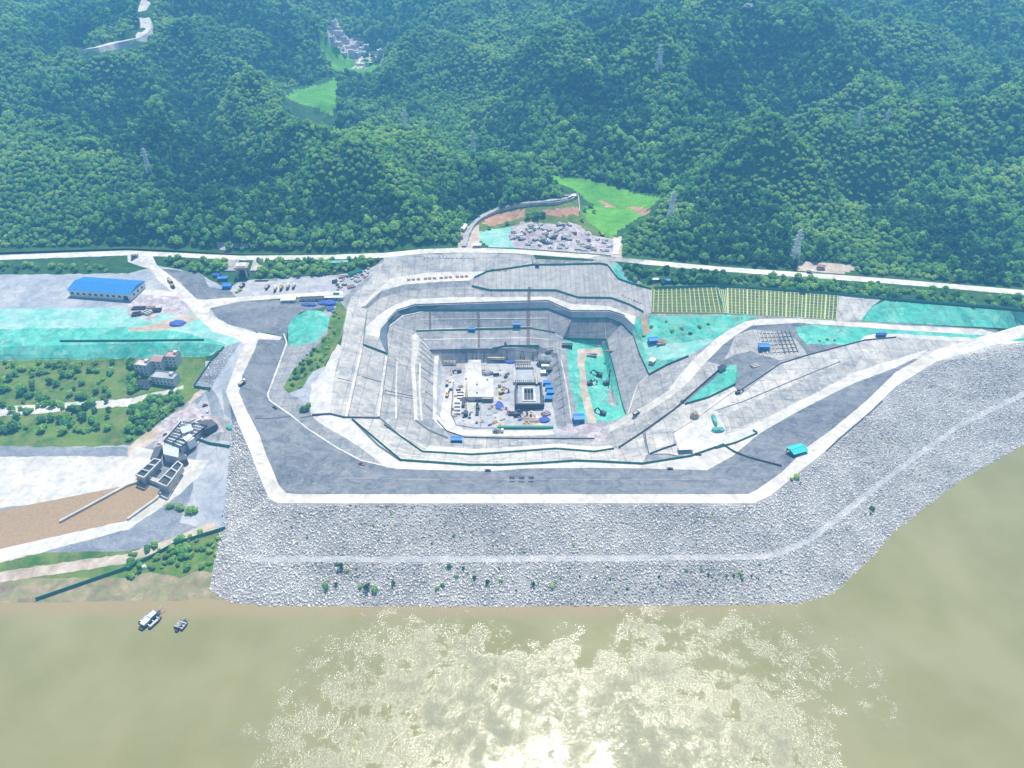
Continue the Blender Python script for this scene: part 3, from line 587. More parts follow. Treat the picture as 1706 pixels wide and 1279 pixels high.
CLEAR = [ # open ground in the hills: (material, outline, nearest and farthest distance)
 ('field', [(925,296),(975,298),(1020,310),(1060,322),(1100,328),(1085,345),(1060,365),(1030,385),(1020,398),(975,392),(960,372),(985,340),(960,318),(935,306)], 700, 960),
 ('field', [(880,285),(930,294),(960,312),(925,306)], 820, 960),
 ('grass', [(810,350),(900,338),(965,330),(975,365),(1020,398),(1030,420),(960,400),(850,378),(800,385),(790,375)], 650, 860),
 ('redsoil', [(805,372),(815,358),(875,348),(878,357),(840,372),(815,377)], 650, 860), ('redsoil', [(905,349),(965,344),(966,358),(912,360)], 650, 860),
 ('redsoil', [(1045,345),(1062,343),(1085,352),(1075,360)], 650, 860),
 ('redsoil', [(995,332),(1012,338),(1025,345),(1012,345)], 650, 900),
 ('netpale', [(800,385),(850,378),(862,412),(815,412),(798,400)], 650, 820), ('rubble', [(852,378),(870,370),(960,372),(985,390),(1030,400),(1030,426),(960,420),(860,414),(848,396)], 650, 820),
 ('tan', [(765,380),(795,372),(800,385),(798,400),(800,416),(762,416)], 650, 800), ('tan', [(1020,395),(1036,393),(1038,428),(1015,428)], 650, 820),
 ('tan', [(1325,436),(1352,434),(1420,440),(1432,448),(1400,457),(1330,452)], 600, 790),
 ('field', [(472,160),(500,148),(545,138),(560,128),(562,170),(555,192),(520,178),(500,172)], 1080, 1500), ('field', [(545,85),(580,90),(600,100),(640,100),(615,125),(575,122),(560,128),(555,105)], 1200, 1700),
 ('field', [(525,55),(550,65),(572,95),(558,118),(540,90)], 1200, 1700),
 ('tan', [(590,103),(612,103),(612,113),(590,112)], 1200, 1700), ('rubble', [(547,40),(560,36),(582,60),(610,75),(605,90),(640,85),(640,100),(585,96),(560,80),(548,68)], 1250, 1900),
 ('rubble', [(360,404),(415,403),(416,413),(360,414)], 600, 780),
]
hm = np.zeros(len(HF), int); mats = ['verge']; 
for mt, pl, y0, y1 in CLEAR:
    if mt not in mats: mats.append(mt)
    hm[in_poly(hpx, hpy, pl) & (hc[:, 1] > y0) & (hc[:, 1] < y1)] = mats.index(mt)
HILL = BVHTree.FromPolygons([tuple(v) for v in HV], [tuple(int(i) for i in f) for f in HF])
structure('hills', HV, [tuple(int(i) for i in f) for f in HF], [M[k] for k in mats], hm.tolist(), smooth=True)
def hp(px, py, dz=0):
    p = drape(px, py, HILL).copy(); p.z += dz; return p
def hz(x, y): return zat(x, y, HILL)

# ------------------------------------------------------------------ trees
def crown_mesh(name, mats, seed, h=9.0, r=4.2, nleaf=210, squat=1.0):
    """lumpy crown: bough lobes carry many small tilted leaf clumps"""
    rs = np.random.default_rng(seed); vs = []; fs = []; mi = []
    lobes = []
    for k in range(8):
        a = rs.random() * 6.28; q = rs.random() ** .5 * r * .62; zz = h * (.42 + .42 * rs.random() * (1 - q / r * .5)) * squat
        lobes.append((q * math.cos(a), q * math.sin(a), zz, r * (.34 + .26 * rs.random())))
    lobes.append((0, 0, h * .78 * squat, r * .5))
    for lx, ly, lz, lr in lobes:              # solid hearts of the boughs
        bm = bmesh.new(); bmesh.ops.create_icosphere(bm, subdivisions=1, radius=lr * .8)
        n0 = len(vs)
        for v in bm.verts:
            k = 1 + (rs.random() - .5) * .5; vs.append((lx + v.co.x * k, ly + v.co.y * k, lz + v.co.z * k * .8))
        for f in bm.faces: fs.append(tuple(v.index + n0 for v in f.verts)); mi.append(0)
        bm.free()
    for k in range(nleaf):
        lx, ly, lz, lr = lobes[rs.integers(len(lobes))]
        d = rs.normal(size=3); d[2] = d[2] * .8 + .25; d /= np.linalg.norm(d); c = np.array([lx, ly, lz]) + d * lr * (.8 + .35 * rs.random()) * np.array([1, 1, .85])
        t1 = np.cross(d, rs.normal(size=3)); t1 /= np.linalg.norm(t1); nn = d + rs.normal(size=3) * .45; t2 = np.cross(nn, t1); t2 /= np.linalg.norm(t2)
        s = r * (.13 + .12 * rs.random()); n0 = len(vs)
        for a, b2 in ((-1, -.6), (.2, -1), (1, .3), (-.3, 1)): vs.append(tuple(c + t1 * s * a + t2 * s * b2))
        fs.append((n0, n0 + 1, n0 + 2, n0 + 3)); mi.append(1 if rs.random() < .5 else 0)
    me = bpy.data.meshes.new(name); me.from_pydata(vs, [], fs)
    for m in mats: me.materials.append(m)
    me.polygons.foreach_set('material_index', mi); return me
def leaf_mat(name, dark, mid, light, tr=.0):
    m, nt, b = new_mat(name); oi = N(nt, 'ShaderNodeObjectInfo'); v = pos_node(nt)
    f = noise_tex(nt, v, .009, 5, .7); add = N(nt, 'ShaderNodeMath', operation='MULTIPLY_ADD'); add.inputs[1].default_value = .24
    nt.links.new(oi.outputs['Random'], add.inputs[0]); nt.links.new(f, add.inputs[2])
    col = ramp(nt, add.outputs[0], [(.44, dark), (.58, mid), (.80, light)])
    f2 = noise_tex(nt, v, .7, 3, .7); col = mix(nt, 1.0, col, ramp(nt, f2, [(.3, (.75, .8, .75)), (.7, (1.5, 1.42, 1.3))]), 'MULTIPLY')
    nt.links.new(col, b.inputs['Base Color']); b.inputs['Roughness'].default_value = .75; b.inputs['Specular IOR Level'].default_value = .2
    tl = N(nt, 'ShaderNodeBsdfTranslucent'); nt.links.new(mix(nt, 1.0, col, (1.9, 1.8, 1.15), 'MULTIPLY'), tl.inputs['Color']); ms = N(nt, 'ShaderNodeMixShader'); ms.inputs[0].default_value = .42
    nt.links.new(b.outputs[0], ms.inputs[1]); nt.links.new(tl.outputs[0], ms.inputs[2]); nt.links.new(ms.outputs[0], nt.nodes['Material Output'].inputs['Surface'])
    return m
LM = leaf_mat('forest_leaves', (.015, .075, .03), (.105, .30, .09), (.29, .47, .14)); LM2 = leaf_mat('forest_leaves_light', (.035, .13, .04), (.16, .37, .11), (.36, .53, .17))
LD = leaf_mat('dark_shade_leaves', (.012, .055, .03), (.035, .125, .055), (.07, .20, .07))  # dark leaves; in gullies and valleys they carry painted-in shade
SM = leaf_mat('scrub_leaves', (.12, .27, .09), (.24, .40, .13), (.38, .50, .19))
BARK = plain('tree_bark', (.16, .12, .09), .9)
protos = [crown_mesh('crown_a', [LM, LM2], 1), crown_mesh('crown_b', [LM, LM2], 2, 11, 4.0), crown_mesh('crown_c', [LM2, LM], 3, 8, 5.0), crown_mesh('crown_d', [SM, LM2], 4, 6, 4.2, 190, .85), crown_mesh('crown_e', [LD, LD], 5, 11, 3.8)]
def trunk_mesh(h):
    mb = MB(); mb.cyl((0, 0, -1.2), (0, 0, h * .35), .28, .2, 7); mb.cyl((0, 0, h * .35), (.5, .2, h * .7), .2, .1, 6); mb.cyl((0, 0, h * .33), (-.8, .5, h * .62), .14, .07, 6); mb.cyl((0, 0, h * .35), (.3, -.8, h * .6), .13, .06, 6)
    me = bpy.data.meshes.new('trunk'); me.from_pydata(mb.v, [], mb.f); me.materials.append(BARK); return me
trunks = [trunk_mesh(h) for h in (9, 11, 8, 6, 10)]
# scatter over the hills: jittered lattice in world space
SP = 5.1
gx, gy = np.meshgrid(np.arange(-1750, 1750, SP), np.arange(600, 2350, SP)); gx = gx + (rng.random(gx.shape) - .5) * SP * 1.0; gy = gy + (rng.random(gy.shape) - .5) * SP * 1.0
gx = gx.ravel(); gy = gy.ravel(); so = gy - YROAD(gx)
# bilinear height lookup through fan grid
def hill_z(x, y):
    s = y - YROAD(x) + .6; uu = x / (700 + s); i = np.clip(np.searchsorted(srows, s) - 1, 0, nr - 2); j = np.clip(np.searchsorted(u, uu) - 1, 0, nc - 2)
    fi = np.clip((s - srows[i]) / (srows[i + 1] - srows[i]), 0, 1); fj = np.clip((uu - u[j]) / (u[j + 1] - u[j]), 0, 1)
    return Z[i, j] * (1 - fi) * (1 - fj) + Z[i + 1, j] * fi * (1 - fj) + Z[i, j + 1] * (1 - fi) * fj + Z[i + 1, j + 1] * fi * fj
z0 = hill_z(gx, gy); tx, ty = pix(gx, gy, z0)
ok = (so > 8) & (np.abs(gx) < (700 + so) * 1.0) & (tx > -260) & (tx < 1960) & (ty > -45) & (ty < 475)
far = np.clip((gy - 1250) / 600, 0, .5); ok &= rng.random(gx.shape) > far
for mt, pl, y0, y1 in CLEAR: ok &= ~(in_poly(tx, ty, pl) & (gy > y0) & (gy < y1))
RW = [(763,410),(772,378),(800,362),(838,345),(880,336),(930,331),(962,325),(968,335),(935,340),(850,352),(815,366),(795,395),(790,415)]
ok &= ~(in_poly(tx, ty, [(475,150),(560,125),(566,200),(550,218),(500,205),(470,185)]) & (gy > 1040) & (gy < 1400))
ok &= ~(in_poly(tx, ty, RW) & (gy < 860))
ok &= ~(in_poly(tx, ty, [(240,-30),(262,-30),(256,5),(250,20),(258,45),(250,68),(232,82),(200,90),(140,100),(130,78),(180,68),(215,55),(232,40),(225,20),(232,0)]) & (gy > 1000)) & ~(in_poly(tx, ty, [(900,285),(960,295),(1105,325),(1095,350),(1040,395),(1000,398)]) & (gy > 720) & (gy < 960))
gx, gy, z0, tx, ty, so = (a[ok] for a in (gx, gy, z0, tx, ty, so))
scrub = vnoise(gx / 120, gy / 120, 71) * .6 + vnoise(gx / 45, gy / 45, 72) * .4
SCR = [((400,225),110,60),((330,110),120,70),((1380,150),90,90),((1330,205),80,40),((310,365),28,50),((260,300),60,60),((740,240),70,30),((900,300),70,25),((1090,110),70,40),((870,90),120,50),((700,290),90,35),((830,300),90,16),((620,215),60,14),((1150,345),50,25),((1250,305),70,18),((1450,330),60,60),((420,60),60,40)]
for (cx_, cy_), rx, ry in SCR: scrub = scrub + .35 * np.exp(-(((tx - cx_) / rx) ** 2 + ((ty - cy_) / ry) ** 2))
VALLEY_SHADE = [((700,200),120,38),((820,225),90,30),((980,262),120,32),((1120,290),80,30),((600,150),40,30),((470,250),130,45),((560,330),200,40),((400,110),70,35),((1180,90),110,60),((1080,220),110,50),((1280,260),60,50),((1460,130),50,60),((540,360),190,22),((1250,400),120,30),((1200,190),60,60)]  # zones of darker tree kinds: valley shading painted into the canopy
for (cx_, cy_), rx, ry in VALLEY_SHADE: scrub = scrub - .30 * np.exp(-(((tx - cx_) / rx) ** 2 + ((ty - cy_) / ry) ** 2))
sq = spur(gx, gy) - .0; scrub = scrub + np.clip((sq - .62) * 1.5, -.35, .4)  # pale scrub on crests, dark gullies: relief shading put into tree colour too
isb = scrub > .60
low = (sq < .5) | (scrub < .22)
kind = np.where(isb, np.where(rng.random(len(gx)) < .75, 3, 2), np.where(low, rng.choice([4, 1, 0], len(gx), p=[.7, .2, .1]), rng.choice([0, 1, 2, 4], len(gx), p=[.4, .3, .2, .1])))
scl = np.where(isb, .45 + .4 * rng.random(len(gx)), (.46 + .62 * rng.random(len(gx)) ** 1.2) + .5 * (rng.random(len(gx)) < .06)) * np.where(gy > 1500, 1.25, 1)
rot = rng.random(len(gx)) * 6.28
# strip of shrubs and trees between the upper road and the works
vx = []; 
for poly, cnt in (([(262,430),(380,436),(640,431),(612,448),(560,457),(470,463),(420,463),(330,453),(290,440)], 170), ([(1038,443),(1493,478),(1493,500),(1400,488),(1195,474),(1060,470),(1034,455)], 300), ([(213,600),(232,600),(235,650),(213,655)], 26), ([(213,680),(300,650),(305,668),(250,715),(213,735)], 90), ([(1600,492),(1706,500),(1900,520),(1900,535),(1706,513)], 20), ([(-250,600),(190,605),(190,720),(-250,730)], 330), ([(1493,478),(1750,500),(1750,520),(1493,500)],60), ([(-250,445),(190,438),(190,452),(-250,462)],50)):
    bx = [q[0] for q in poly]; by = [q[1] for q in poly]; k = 0
    while k < cnt:
        a = random.uniform(min(bx), max(bx)); b_ = random.uniform(min(by), max(by))
        if in_poly([a], [b_], poly)[0] and not (376 < a < 428 and b_ < 470): vx.append((a, b_)); k += 1
vp = [gp(*q) for q in vx]
near = np.array([(p.x, p.y, p.z) for p in vp])
nk = rng.choice([2, 3, 0], len(near), p=[.4, .4, .2]); nsl = .35 + .38 * rng.random(len(near)) + .3 * (rng.random(len(near)) < .12)
# nearest 300 standing in the picture are individual trees
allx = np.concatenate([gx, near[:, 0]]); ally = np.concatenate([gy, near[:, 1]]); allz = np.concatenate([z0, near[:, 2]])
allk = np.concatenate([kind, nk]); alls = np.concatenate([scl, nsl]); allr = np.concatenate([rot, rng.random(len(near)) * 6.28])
apx, apy = pix(allx, ally, allz + 4); size = alls / np.hypot(ally, allz - CAMH) + 0
vis = (apx > 15) & (apx < 1690) & (apy > 350) & (alls > .3)
size = np.where(vis, size, 0)
# the rest of a tree is hidden if another hill stands before it; the low rows along the road are all seen
order = np.argsort(-size)[:296]; single = np.zeros(len(allx), bool); single[order] = True
lowleft = in_poly(apx, apy, [(0,600),(300,590),(310,680),(230,760),(0,760)])
nsing = 0
for i in np.where(single)[0]:
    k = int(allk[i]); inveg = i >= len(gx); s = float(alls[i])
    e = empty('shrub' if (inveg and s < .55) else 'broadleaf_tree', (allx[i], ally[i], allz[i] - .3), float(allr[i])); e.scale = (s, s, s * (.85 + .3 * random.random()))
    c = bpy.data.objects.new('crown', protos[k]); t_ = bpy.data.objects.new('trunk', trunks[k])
    for o in (c, t_): COL.objects.link(o); o.parent = e
    X_ = apx[i]
    if inveg:
        if lowleft[i]: lb, gr = 'rounded green shrub on the grassy plot beside the white houses', 'trees and shrubs by the white houses'
        elif X_ < 700: lb, gr = 'bushy green shrub on the verge below the left stretch of the upper road', 'verge shrubs below the upper road, left'
        else: lb, gr = 'bushy shrub on the verge between the upper road and the planted grid slope', 'verge shrubs above the grid slope'
    elif X_ < 780: lb, gr = 'broadleaf tree in the front rows of the left wood above the upper road', 'front row trees, left hill'
    elif X_ < 1035: lb, gr = 'broadleaf tree on the valley mouth around the curved lane and rubble yard', 'trees in the valley mouth'
    else: lb, gr = 'broadleaf tree in the front rows of the right wood above the upper road', 'front row trees, right hill'
    tag(e, lb, 'shrub' if e.name.startswith('shrub') else 'tree', gr); nsing += 1
rest = ~single
def scatter(name, P, kinds, scales, rots, protos, label, cat='woodland', tilt=None):
    me = bpy.data.meshes.new(name); me.from_pydata([tuple(p) for p in P], [], [])
    for nm, ty_, dat in (('k', 'INT', kinds), ('s', 'FLOAT', scales), ('r', 'FLOAT', rots)):
        a = me.attributes.new(nm, ty_, 'POINT'); a.data.foreach_set('value', np.asarray(dat, dtype=np.int32 if ty_ == 'INT' else np.float32))
    o = bpy.data.objects.new(name, me); COL.objects.link(o); tag(o, label, cat, kind='stuff')
    ng = bpy.data.node_groups.new(name + '_scatter', 'GeometryNodeTree')
    ng.interface.new_socket('Geometry', in_out='INPUT', socket_type='NodeSocketGeometry'); ng.interface.new_socket('Geometry', in_out='OUTPUT', socket_type='NodeSocketGeometry')
    gi = ng.nodes.new('NodeGroupInput'); go = ng.nodes.new('NodeGroupOutput'); ip = ng.nodes.new('GeometryNodeInstanceOnPoints'); jn = ng.nodes.new('GeometryNodeJoinGeometry')
    for pm in reversed(protos):
        po = bpy.data.objects.new('source', pm)        # lives in no scene collection
        oi = ng.nodes.new('GeometryNodeObjectInfo'); oi.inputs['Object'].default_value = po; oi.inputs['As Instance'].default_value = False
        gt = ng.nodes.new('GeometryNodeGeometryToInstance'); ng.links.new(oi.outputs['Geometry'], gt.inputs[0]); ng.links.new(gt.outputs[0], jn.inputs[0])
    def att(nm, t):
        a = ng.nodes.new('GeometryNodeInputNamedAttribute'); a.data_type = t; a.inputs['Name'].default_value = nm; return a.outputs['Attribute']
    cb = ng.nodes.new('ShaderNodeCombineXYZ'); ng.links.new(att('r', 'FLOAT'), cb.inputs[2])
    if tilt: ng.links.new(att('r', 'FLOAT'), cb.inputs[0]); ng.links.new(att('s', 'FLOAT'), cb.inputs[1])
    ip.inputs['Pick Instance'].default_value = True
    ng.links.new(gi.outputs[0], ip.inputs['Points']); ng.links.new(jn.outputs[0], ip.inputs['Instance']); ng.links.new(att('k', 'INT'), ip.inputs['Instance Index'])
    ng.links.new(cb.outputs[0], ip.inputs['Rotation']); ng.links.new(att('s', 'FLOAT'), ip.inputs['Scale']); ng.links.new(ip.outputs[0], go.inputs[0])
    md = o.modifiers.new('scatter', 'NODES'); md.node_group = ng; return o
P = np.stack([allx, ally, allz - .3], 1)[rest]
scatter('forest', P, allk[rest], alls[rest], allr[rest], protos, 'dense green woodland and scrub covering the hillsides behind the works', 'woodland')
print('forest', rest.sum(), 'single', nsing)

# ------------------------------------------------------------------ riprap stones
def rock_mesh(name, seed, mat):
    rs = np.random.default_rng(seed); bm = bmesh.new(); bmesh.ops.create_icosphere(bm, subdivisions=1, radius=.75); sc = (1, .7 + .3 * rs.random(), .55 + .3 * rs.random())
    for v in bm.verts:
        k = .78 + .44 * rs.random(); v.co = Vector((v.co.x * sc[0] * k, v.co.y * sc[1] * k, v.co.z * sc[2] * k))
    me = bpy.data.meshes.new(name); bm.to_mesh(me); bm.free(); me.materials.append(mat); return me
m, nt, b = new_mat('quarry_stone'); oi = N(nt, 'ShaderNodeObjectInfo'); f = noise_tex(nt, pos_node(nt, (.35, 1.3, 1)), .03, 4, .6)
ad = N(nt, 'ShaderNodeMath', operation='MULTIPLY_ADD'); ad.inputs[1].default_value = .5; nt.links.new(oi.outputs['Random'], ad.inputs[0]); nt.links.new(f, ad.inputs[2])
nt.links.new(ramp(nt, ad.outputs[0], [(.42, (.27, .262, .255)), (.57, (.52, .50, .48)), (.78, (.70, .67, .63)), (1, (.86, .83, .77))]), b.inputs['Base Color']); b.inputs['Roughness'].default_value = .9; b.inputs['Specular IOR Level'].default_value = .15
RK = [rock_mesh('stone_a', 5, m), rock_mesh('stone_b', 6, m), rock_mesh('stone_c', 7, m)]
def scatter_poly(poly, sp, smin, smax):
    W = [drape(x, y, GROUND) for x, y in resample(poly, 30, True)]; pl = [(p.x, p.y) for p in W]
    x0, x1 = min(p[0] for p in pl), max(p[0] for p in pl); y0, y1 = min(p[1] for p in pl), max(p[1] for p in pl)
    a, b_ = np.meshgrid(np.arange(x0, x1, sp), np.arange(y0, y1, sp)); a = a + (rng.random(a.shape) - .5) * sp * 1.4; b_ = b_ + (rng.random(a.shape) - .5) * sp * 1.4
    a = a.ravel(); b_ = b_.ravel(); k = in_poly(a, b_, pl); a = a[k]; b_ = b_[k]
    return [(x, y, gz(x, y) + .1) for x, y in zip(a, b_)], list(smin + (smax - smin) * rng.random(len(a)) ** 2)
RIPP = [(388,705),(396,704),(419,760),(439,813),(452,840),(463,841),(1256,841),(1286,828),(1377,754),(1450,689),(1495,646),(1560,606),(1706,566),(1760,570),(1760,720),(1706,742),(1600,800),(1493,885),(1450,932),(1390,990),(1330,1007),(1200,1010),(853,1012),(440,1011),(385,1004),(350,985),(353,955),(366,890),(376,830),(384,740)]
rp, rsz = scatter_poly(RIPP, 1.12, .4, 1.35)
rp = np.array(rp); rx_, ry_ = pix(rp[:, 0], rp[:, 1], rp[:, 2]); rsz = np.array(rsz)
berm = in_poly(rx_, ry_, [(430,927),(853,926),(1280,922),(1345,897),(1415,841),(1493,778),(1600,703),(1706,651),(1706,660),(1600,711),(1493,789),(1420,849),(1350,904),(1285,930),(853,935),(425,936)])
kp = ~berm | (rng.random(len(rp)) < .75); rp = rp[kp]; rsz = np.where(berm[kp], .4 + .2 * rng.random(kp.sum()), rsz[kp]); nR = len(rp)
scatter('riprap_stones', rp, rng.integers(0, 3, nR), rsz, rng.random(nR) * 6.28, RK, 'loose grey and white quarry stones covering the river side of the embankment', 'rubble', tilt=True)
gp_, gs_ = scatter_poly([(400,572),(374,580),(354,600),(326,643),(352,646),(380,602)], 1.4, .4, 1.1)
scatter('slope_stones', gp_, rng.integers(0, 3, len(gp_)), gs_, rng.random(len(gp_)) * 6.28, RK, 'coarse grey stones on the side slope fenced by green mesh left of the crest road', 'rubble', tilt=True)
print('rocks', nR)

# ------------------------------------------------------------------ ribbons, fences and joints laid on the ground
def polyline3(pts, step=8, tin=None):
    return [drape(q[0], q[1], tin or GROUND) for q in resample(pts, step)]
def ribbon(mb, W, w, h, dz=0.0):
    n = len(W); vs = []
    for i, p in enumerate(W):
        a = W[max(0, i - 1)]; b_ = W[min(n - 1, i + 1)]; d = Vector((b_.x - a.x, b_.y - a.y, 0))
        d = d.normalized() if d.length > 1e-6 else Vector((1, 0, 0)); s = Vector((-d.y, d.x, 0)) * w / 2
        for q in (p - s, p + s):
            z = max(q.z, gz(q.x, q.y)) if w > 1 else q.z
            vs += [(q.x, q.y, z + dz + h), (q.x, q.y, z + dz - .8)]
    fs = []
    for i in range(n - 1):
        k = 4 * i; fs += [(k, k + 4, k + 6, k + 2), (k + 1, k + 5, k + 4, k), (k + 2, k + 6, k + 7, k + 3)]
    fs += [(0, 2, 3, 1), (4 * n - 4, 4 * n - 3, 4 * n - 1, 4 * n - 2)]
    mb.add(vs, fs); return mb
def channel(name, pts, w, h, mat, dz=0):
    mb = MB(); ribbon(mb, polyline3(pts), w, h, dz); return tag(mb.build(name, mat), kind='structure')
def fence(pts, label, h=1.7, mat=None, group=None, gap=16, name='mesh_fence'):
    W = polyline3(pts, 7); root = empty(name, W[0]); o = W[0]; mb = MB(); L = [p - o for p in W]
    for a, b_ in zip(L[:-1], L[1:]):
        d = b_ - a; s = Vector((-d.y, d.x, 0)); s = s.normalized() * .09 if s.length > 1e-6 else Vector((.1, 0, 0)); z = Vector((0, 0, h))
        vs = [a - s - Vector((0, 0, .5)), b_ - s - Vector((0, 0, .5)), b_ + s - Vector((0, 0, .5)), a + s - Vector((0, 0, .5)), a - s + z, b_ - s + z, b_ + s + z, a + s + z]
        mb.add(vs, [(4, 5, 6, 7), (0, 1, 5, 4), (2, 3, 7, 6), (0, 4, 7, 3), (1, 2, 6, 5)])
    mb.build('net_panel', mat or M['grnfence'], root)
    pm = MB(); pm.box((0, 0, (h + .4) / 2), (.28, .28, h + .4)); me = bpy.data.meshes.new('post'); me.from_pydata(pm.v, [], pm.f); me.materials.append(M['rail'])
    acc = 0; cnt = 0
    for a, b_ in zip(L[:-1], L[1:]):
        acc += (b_ - a).length
        if acc > gap and cnt < 95:
            acc = 0; q = bpy.data.objects.new('post', me); COL.objects.link(q); q.parent = root; q.location = b_; cnt += 1
    return tag(root, label, 'fence', group)
xy = lambda ln: [q[:2] for q in ln]
fence([(586,698),(668,767),(782,775),(837,775),(900,772),(958,768),(990,769),(1070,773),(1151,760),(1191,746)], 'long green mesh fence along the white toe road south of the pit')
fence([(1191,746),(1205,741),(1221,752),(1245,762),(1302,777)], 'dark kinked fence crossing the dark bank beside the teal hut', 1.5, M['rail'])
fence([(1192,747),(1225,738),(1262,722),(1254,717)], 'short green fence between the toe road and the dark bank', 1.5)
fence([(640,708),(704,753),(787,758),(832,755),(925,748),(990,753),(1023,748)], 'green mesh fence on the middle bench of the south pit slope')
fence([(650,539),(671,523),(701,517),(794,517),(913,515),(953,531),(1013,531),(1036,540),(1054,559)], 'green mesh fence at the foot of the dark pit retaining wall')
fence([(786,477),(817,484),(925,484),(963,496),(1018,497),(1049,508),(1072,520)], 'green mesh fence under the streaked grey concrete slope')
fence([(790,463),(812,452.5),(850,447.5),(888,441.5),(925,441.5),(1000,439.5),(1012,442),(1030,465),(1050,472),(1085,482)], 'green mesh fence round the top of the streaked concrete slope')
fence([(612,518),(605,575),(645,590)], 'green L shaped fence beside the western pit slope', 2)
fence([(520,692),(550,690),(575,696),(633,697)], 'dark fence crossing the west slope above the white rock fan', 1.6, M['rail'])
fence([(645,560),(647,592),(640,640),(633,695)], 'dark guard rail running down the west slope of the pit', 1.5, M['rail'])
fence([(1089,481),(1195,477.5),(1300,484),(1400,491.5),(1490,500),(1700,516)], 'green mesh fence along the top of the planted grid slope', 2.4, M['grnfence'])
fence([(1193,478),(1200,500),(1206,522)], 'pale green fence dividing the planted grid slope', 2, M['net'])
fence([(938,565),(1010,567),(1024,620),(1036,672),(1042,689)], 'green mesh fence round the turquoise netted pit', 2)
fence([(374,579),(352,602),(323,645),(351,649)], 'green mesh fence round the stone covered side slope', 2.2)
fence([(100,569),(213,568.5),(340,567)], 'straight green fence across the turquoise netted yard', 1.8)
fence([(60,1000),(213,947),(250,930),(290,908),(330,895),(376,881)], 'dark green fence crossing the grassy river bank', 2.4)
fence([(331,733),(350,740),(384,745)], 'short green fence beside the sluice yard', 2.2)
fence([(1081,757),(1077,740),(1075,722)], 'short dark fence below the ramp bench', 1.8, M['rail'])
fence([(1082,757),(1105,748),(1126,741)], 'low dark fence running up to the grey open hut', 1.6, M['rail'])
fence([(1147,594),(1110,609),(1081,625),(1065,590),(1055,560)], 'dark V shaped fence at the tip of the netted slope', 2, M['rail'])
fence([(1205,610),(1193,621),(1160,650),(1123,683),(1070,721),(1030,747)], 'long dark fence beside the bench below the ramp', 2, M['rail'])
fence([(1229,610),(1225,641),(1180,663),(1141,674)], 'green fence round the narrow netted wedge', 2)
fence([(1376,752),(1397,732),(1449,688),(1470,668)], 'thin rail on the river edge of the crest road', 1.1, M['rail'])
fence([(1225,656),(1300,606),(1345,592),(1440,567),(1493,562)], 'low rail along the northern edge of the east bench', 1.2, M['rail'])
fence([(728,700),(745,719),(775,729),(860,731),(990,731)], 'rail on the bench just above the pit floor road', 1.2, M['rail'])
fence([(820,583),(812,582),(716,584)], 'low dark rail at the north edge of the pit floor', 1.2, M['rail'])
fence([(820,582),(842,577),(898,577)], 'green fence at the north east edge of the pit floor', 1.8)
fence([(606,577),(593,634),(580,694)], 'pale rail down the upper bench of the west slope', 1.2, M['slabw'])
fence([(688,556),(684,609),(687,650),(690,699)], 'pale rail beside the white ledge of the west slope', 1.2, M['slabw'])
fence([(693,552),(794,549.5),(885,547.5),(925,554.5)], 'thin green rail along the middle ledge of the north pit slope', 1.2)
fence([(646,533),(661,517),(691,508),(812,504),(913,501),(951,518),(1016,518),(1041,526)], 'thin pale rail along the outer edge of the white pit road', 1.2, M['slabw'])
DR = M['white']; JT = M['joint']
for pts, w in (([(603,580),(590,634),(577,694)], 2.2), ([(644,594),(637,640),(631,694)], 2.2), ([(662,596),(660,640),(660,698)], 1.2), ([(700,604),(699,650),(703,702)], 1.4), ([(697,549),(794,546),(885,544)], 1.0), ([(705,566),(794,564),(885,563),(915,566)], 1.2), ([(700,532),(794,531),(913,530)], 1.0), ([(663,757),(782,768),(837,768),(958,761)], 1.2), ([(655,718),(712,748)], 1.2)):
    channel('drain', pts, w, .2, DR)
channel('drain', [(473,556),(478,572),(462,615),(446,657),(449,667),(485,692),(512,714),(563,747),(601,767),(640,776)], 1.3, .25, DR)
for pts, w, mt in [([(424,697),(450,697),(486,693)], 1.2, JT), ([(500,696),(522,692)], 1, JT), ([(587,699),(630,742),(668,768)], 1.4, JT), ([(634,697),(668,727),(704,753)], 1.2, JT), ([(692,700),(715,717),(746,730)], 1.6, JT),
                   ([(560,797),(700,799),(853,799),(1000,799),(1190,800)], .8, M['ridge']), ([(579,695),(593,634),(605,577)], .8, M['ridge']), ([(648,545),(672,526),(705,519)], .9, DR), ([(655,542),(692,554)], .9, DR), ([(691,554),(716,583)], 1, DR), ([(1081,624),(1062,640),(1046,690)], .8, DR),
                   ([(691,554),(794,551),(885,549),(925,556),(938,564)], .8, DR), ([(596,625),(641,638)], .7, JT), ([(563,630),(596,637)], .6, JT), ([(641,650),(688,660)], .9, JT), ([(640,600),(686,612)], .6, M['ridge']), ([(638,655),(689,664)], .5, JT),
                   ([(700,610),(722,625)], .7, JT), ([(700,625),(722,640)], .6, JT), ([(702,570),(722,590)], .6, JT), ([(700,577),(722,597)], .6, JT), ([(699,585),(722,604)], .6, JT), ([(697,593),(722,612)], .6, JT), ([(708,652),(721,660)], .5, JT), ([(707,672),(721,685)], .7, JT),
                   ([(888,441),(886,431)], .8, JT), ([(1192,684),(1240,668),(1320,634),(1400,602)], .6, JT), ([(1120,722),(1160,697),(1225,650)], .6, M['ridge']), ([(1088,757),(1110,756),(1130,760)], .7, JT), ([(1010,566),(1008,540)], .6, DR),
                   ([(755,636),(752,690),(760,708),(790,713),(860,713),(915,713)], .7, JT), ([(801,640),(801,712)], .6, M['ridge']), ([(935,600),(945,650),(952,700)], .9, DR), ([(925,580),(932,620),(940,690)], .5, JT)]:
    channel('drain', pts, w, .22, mt)
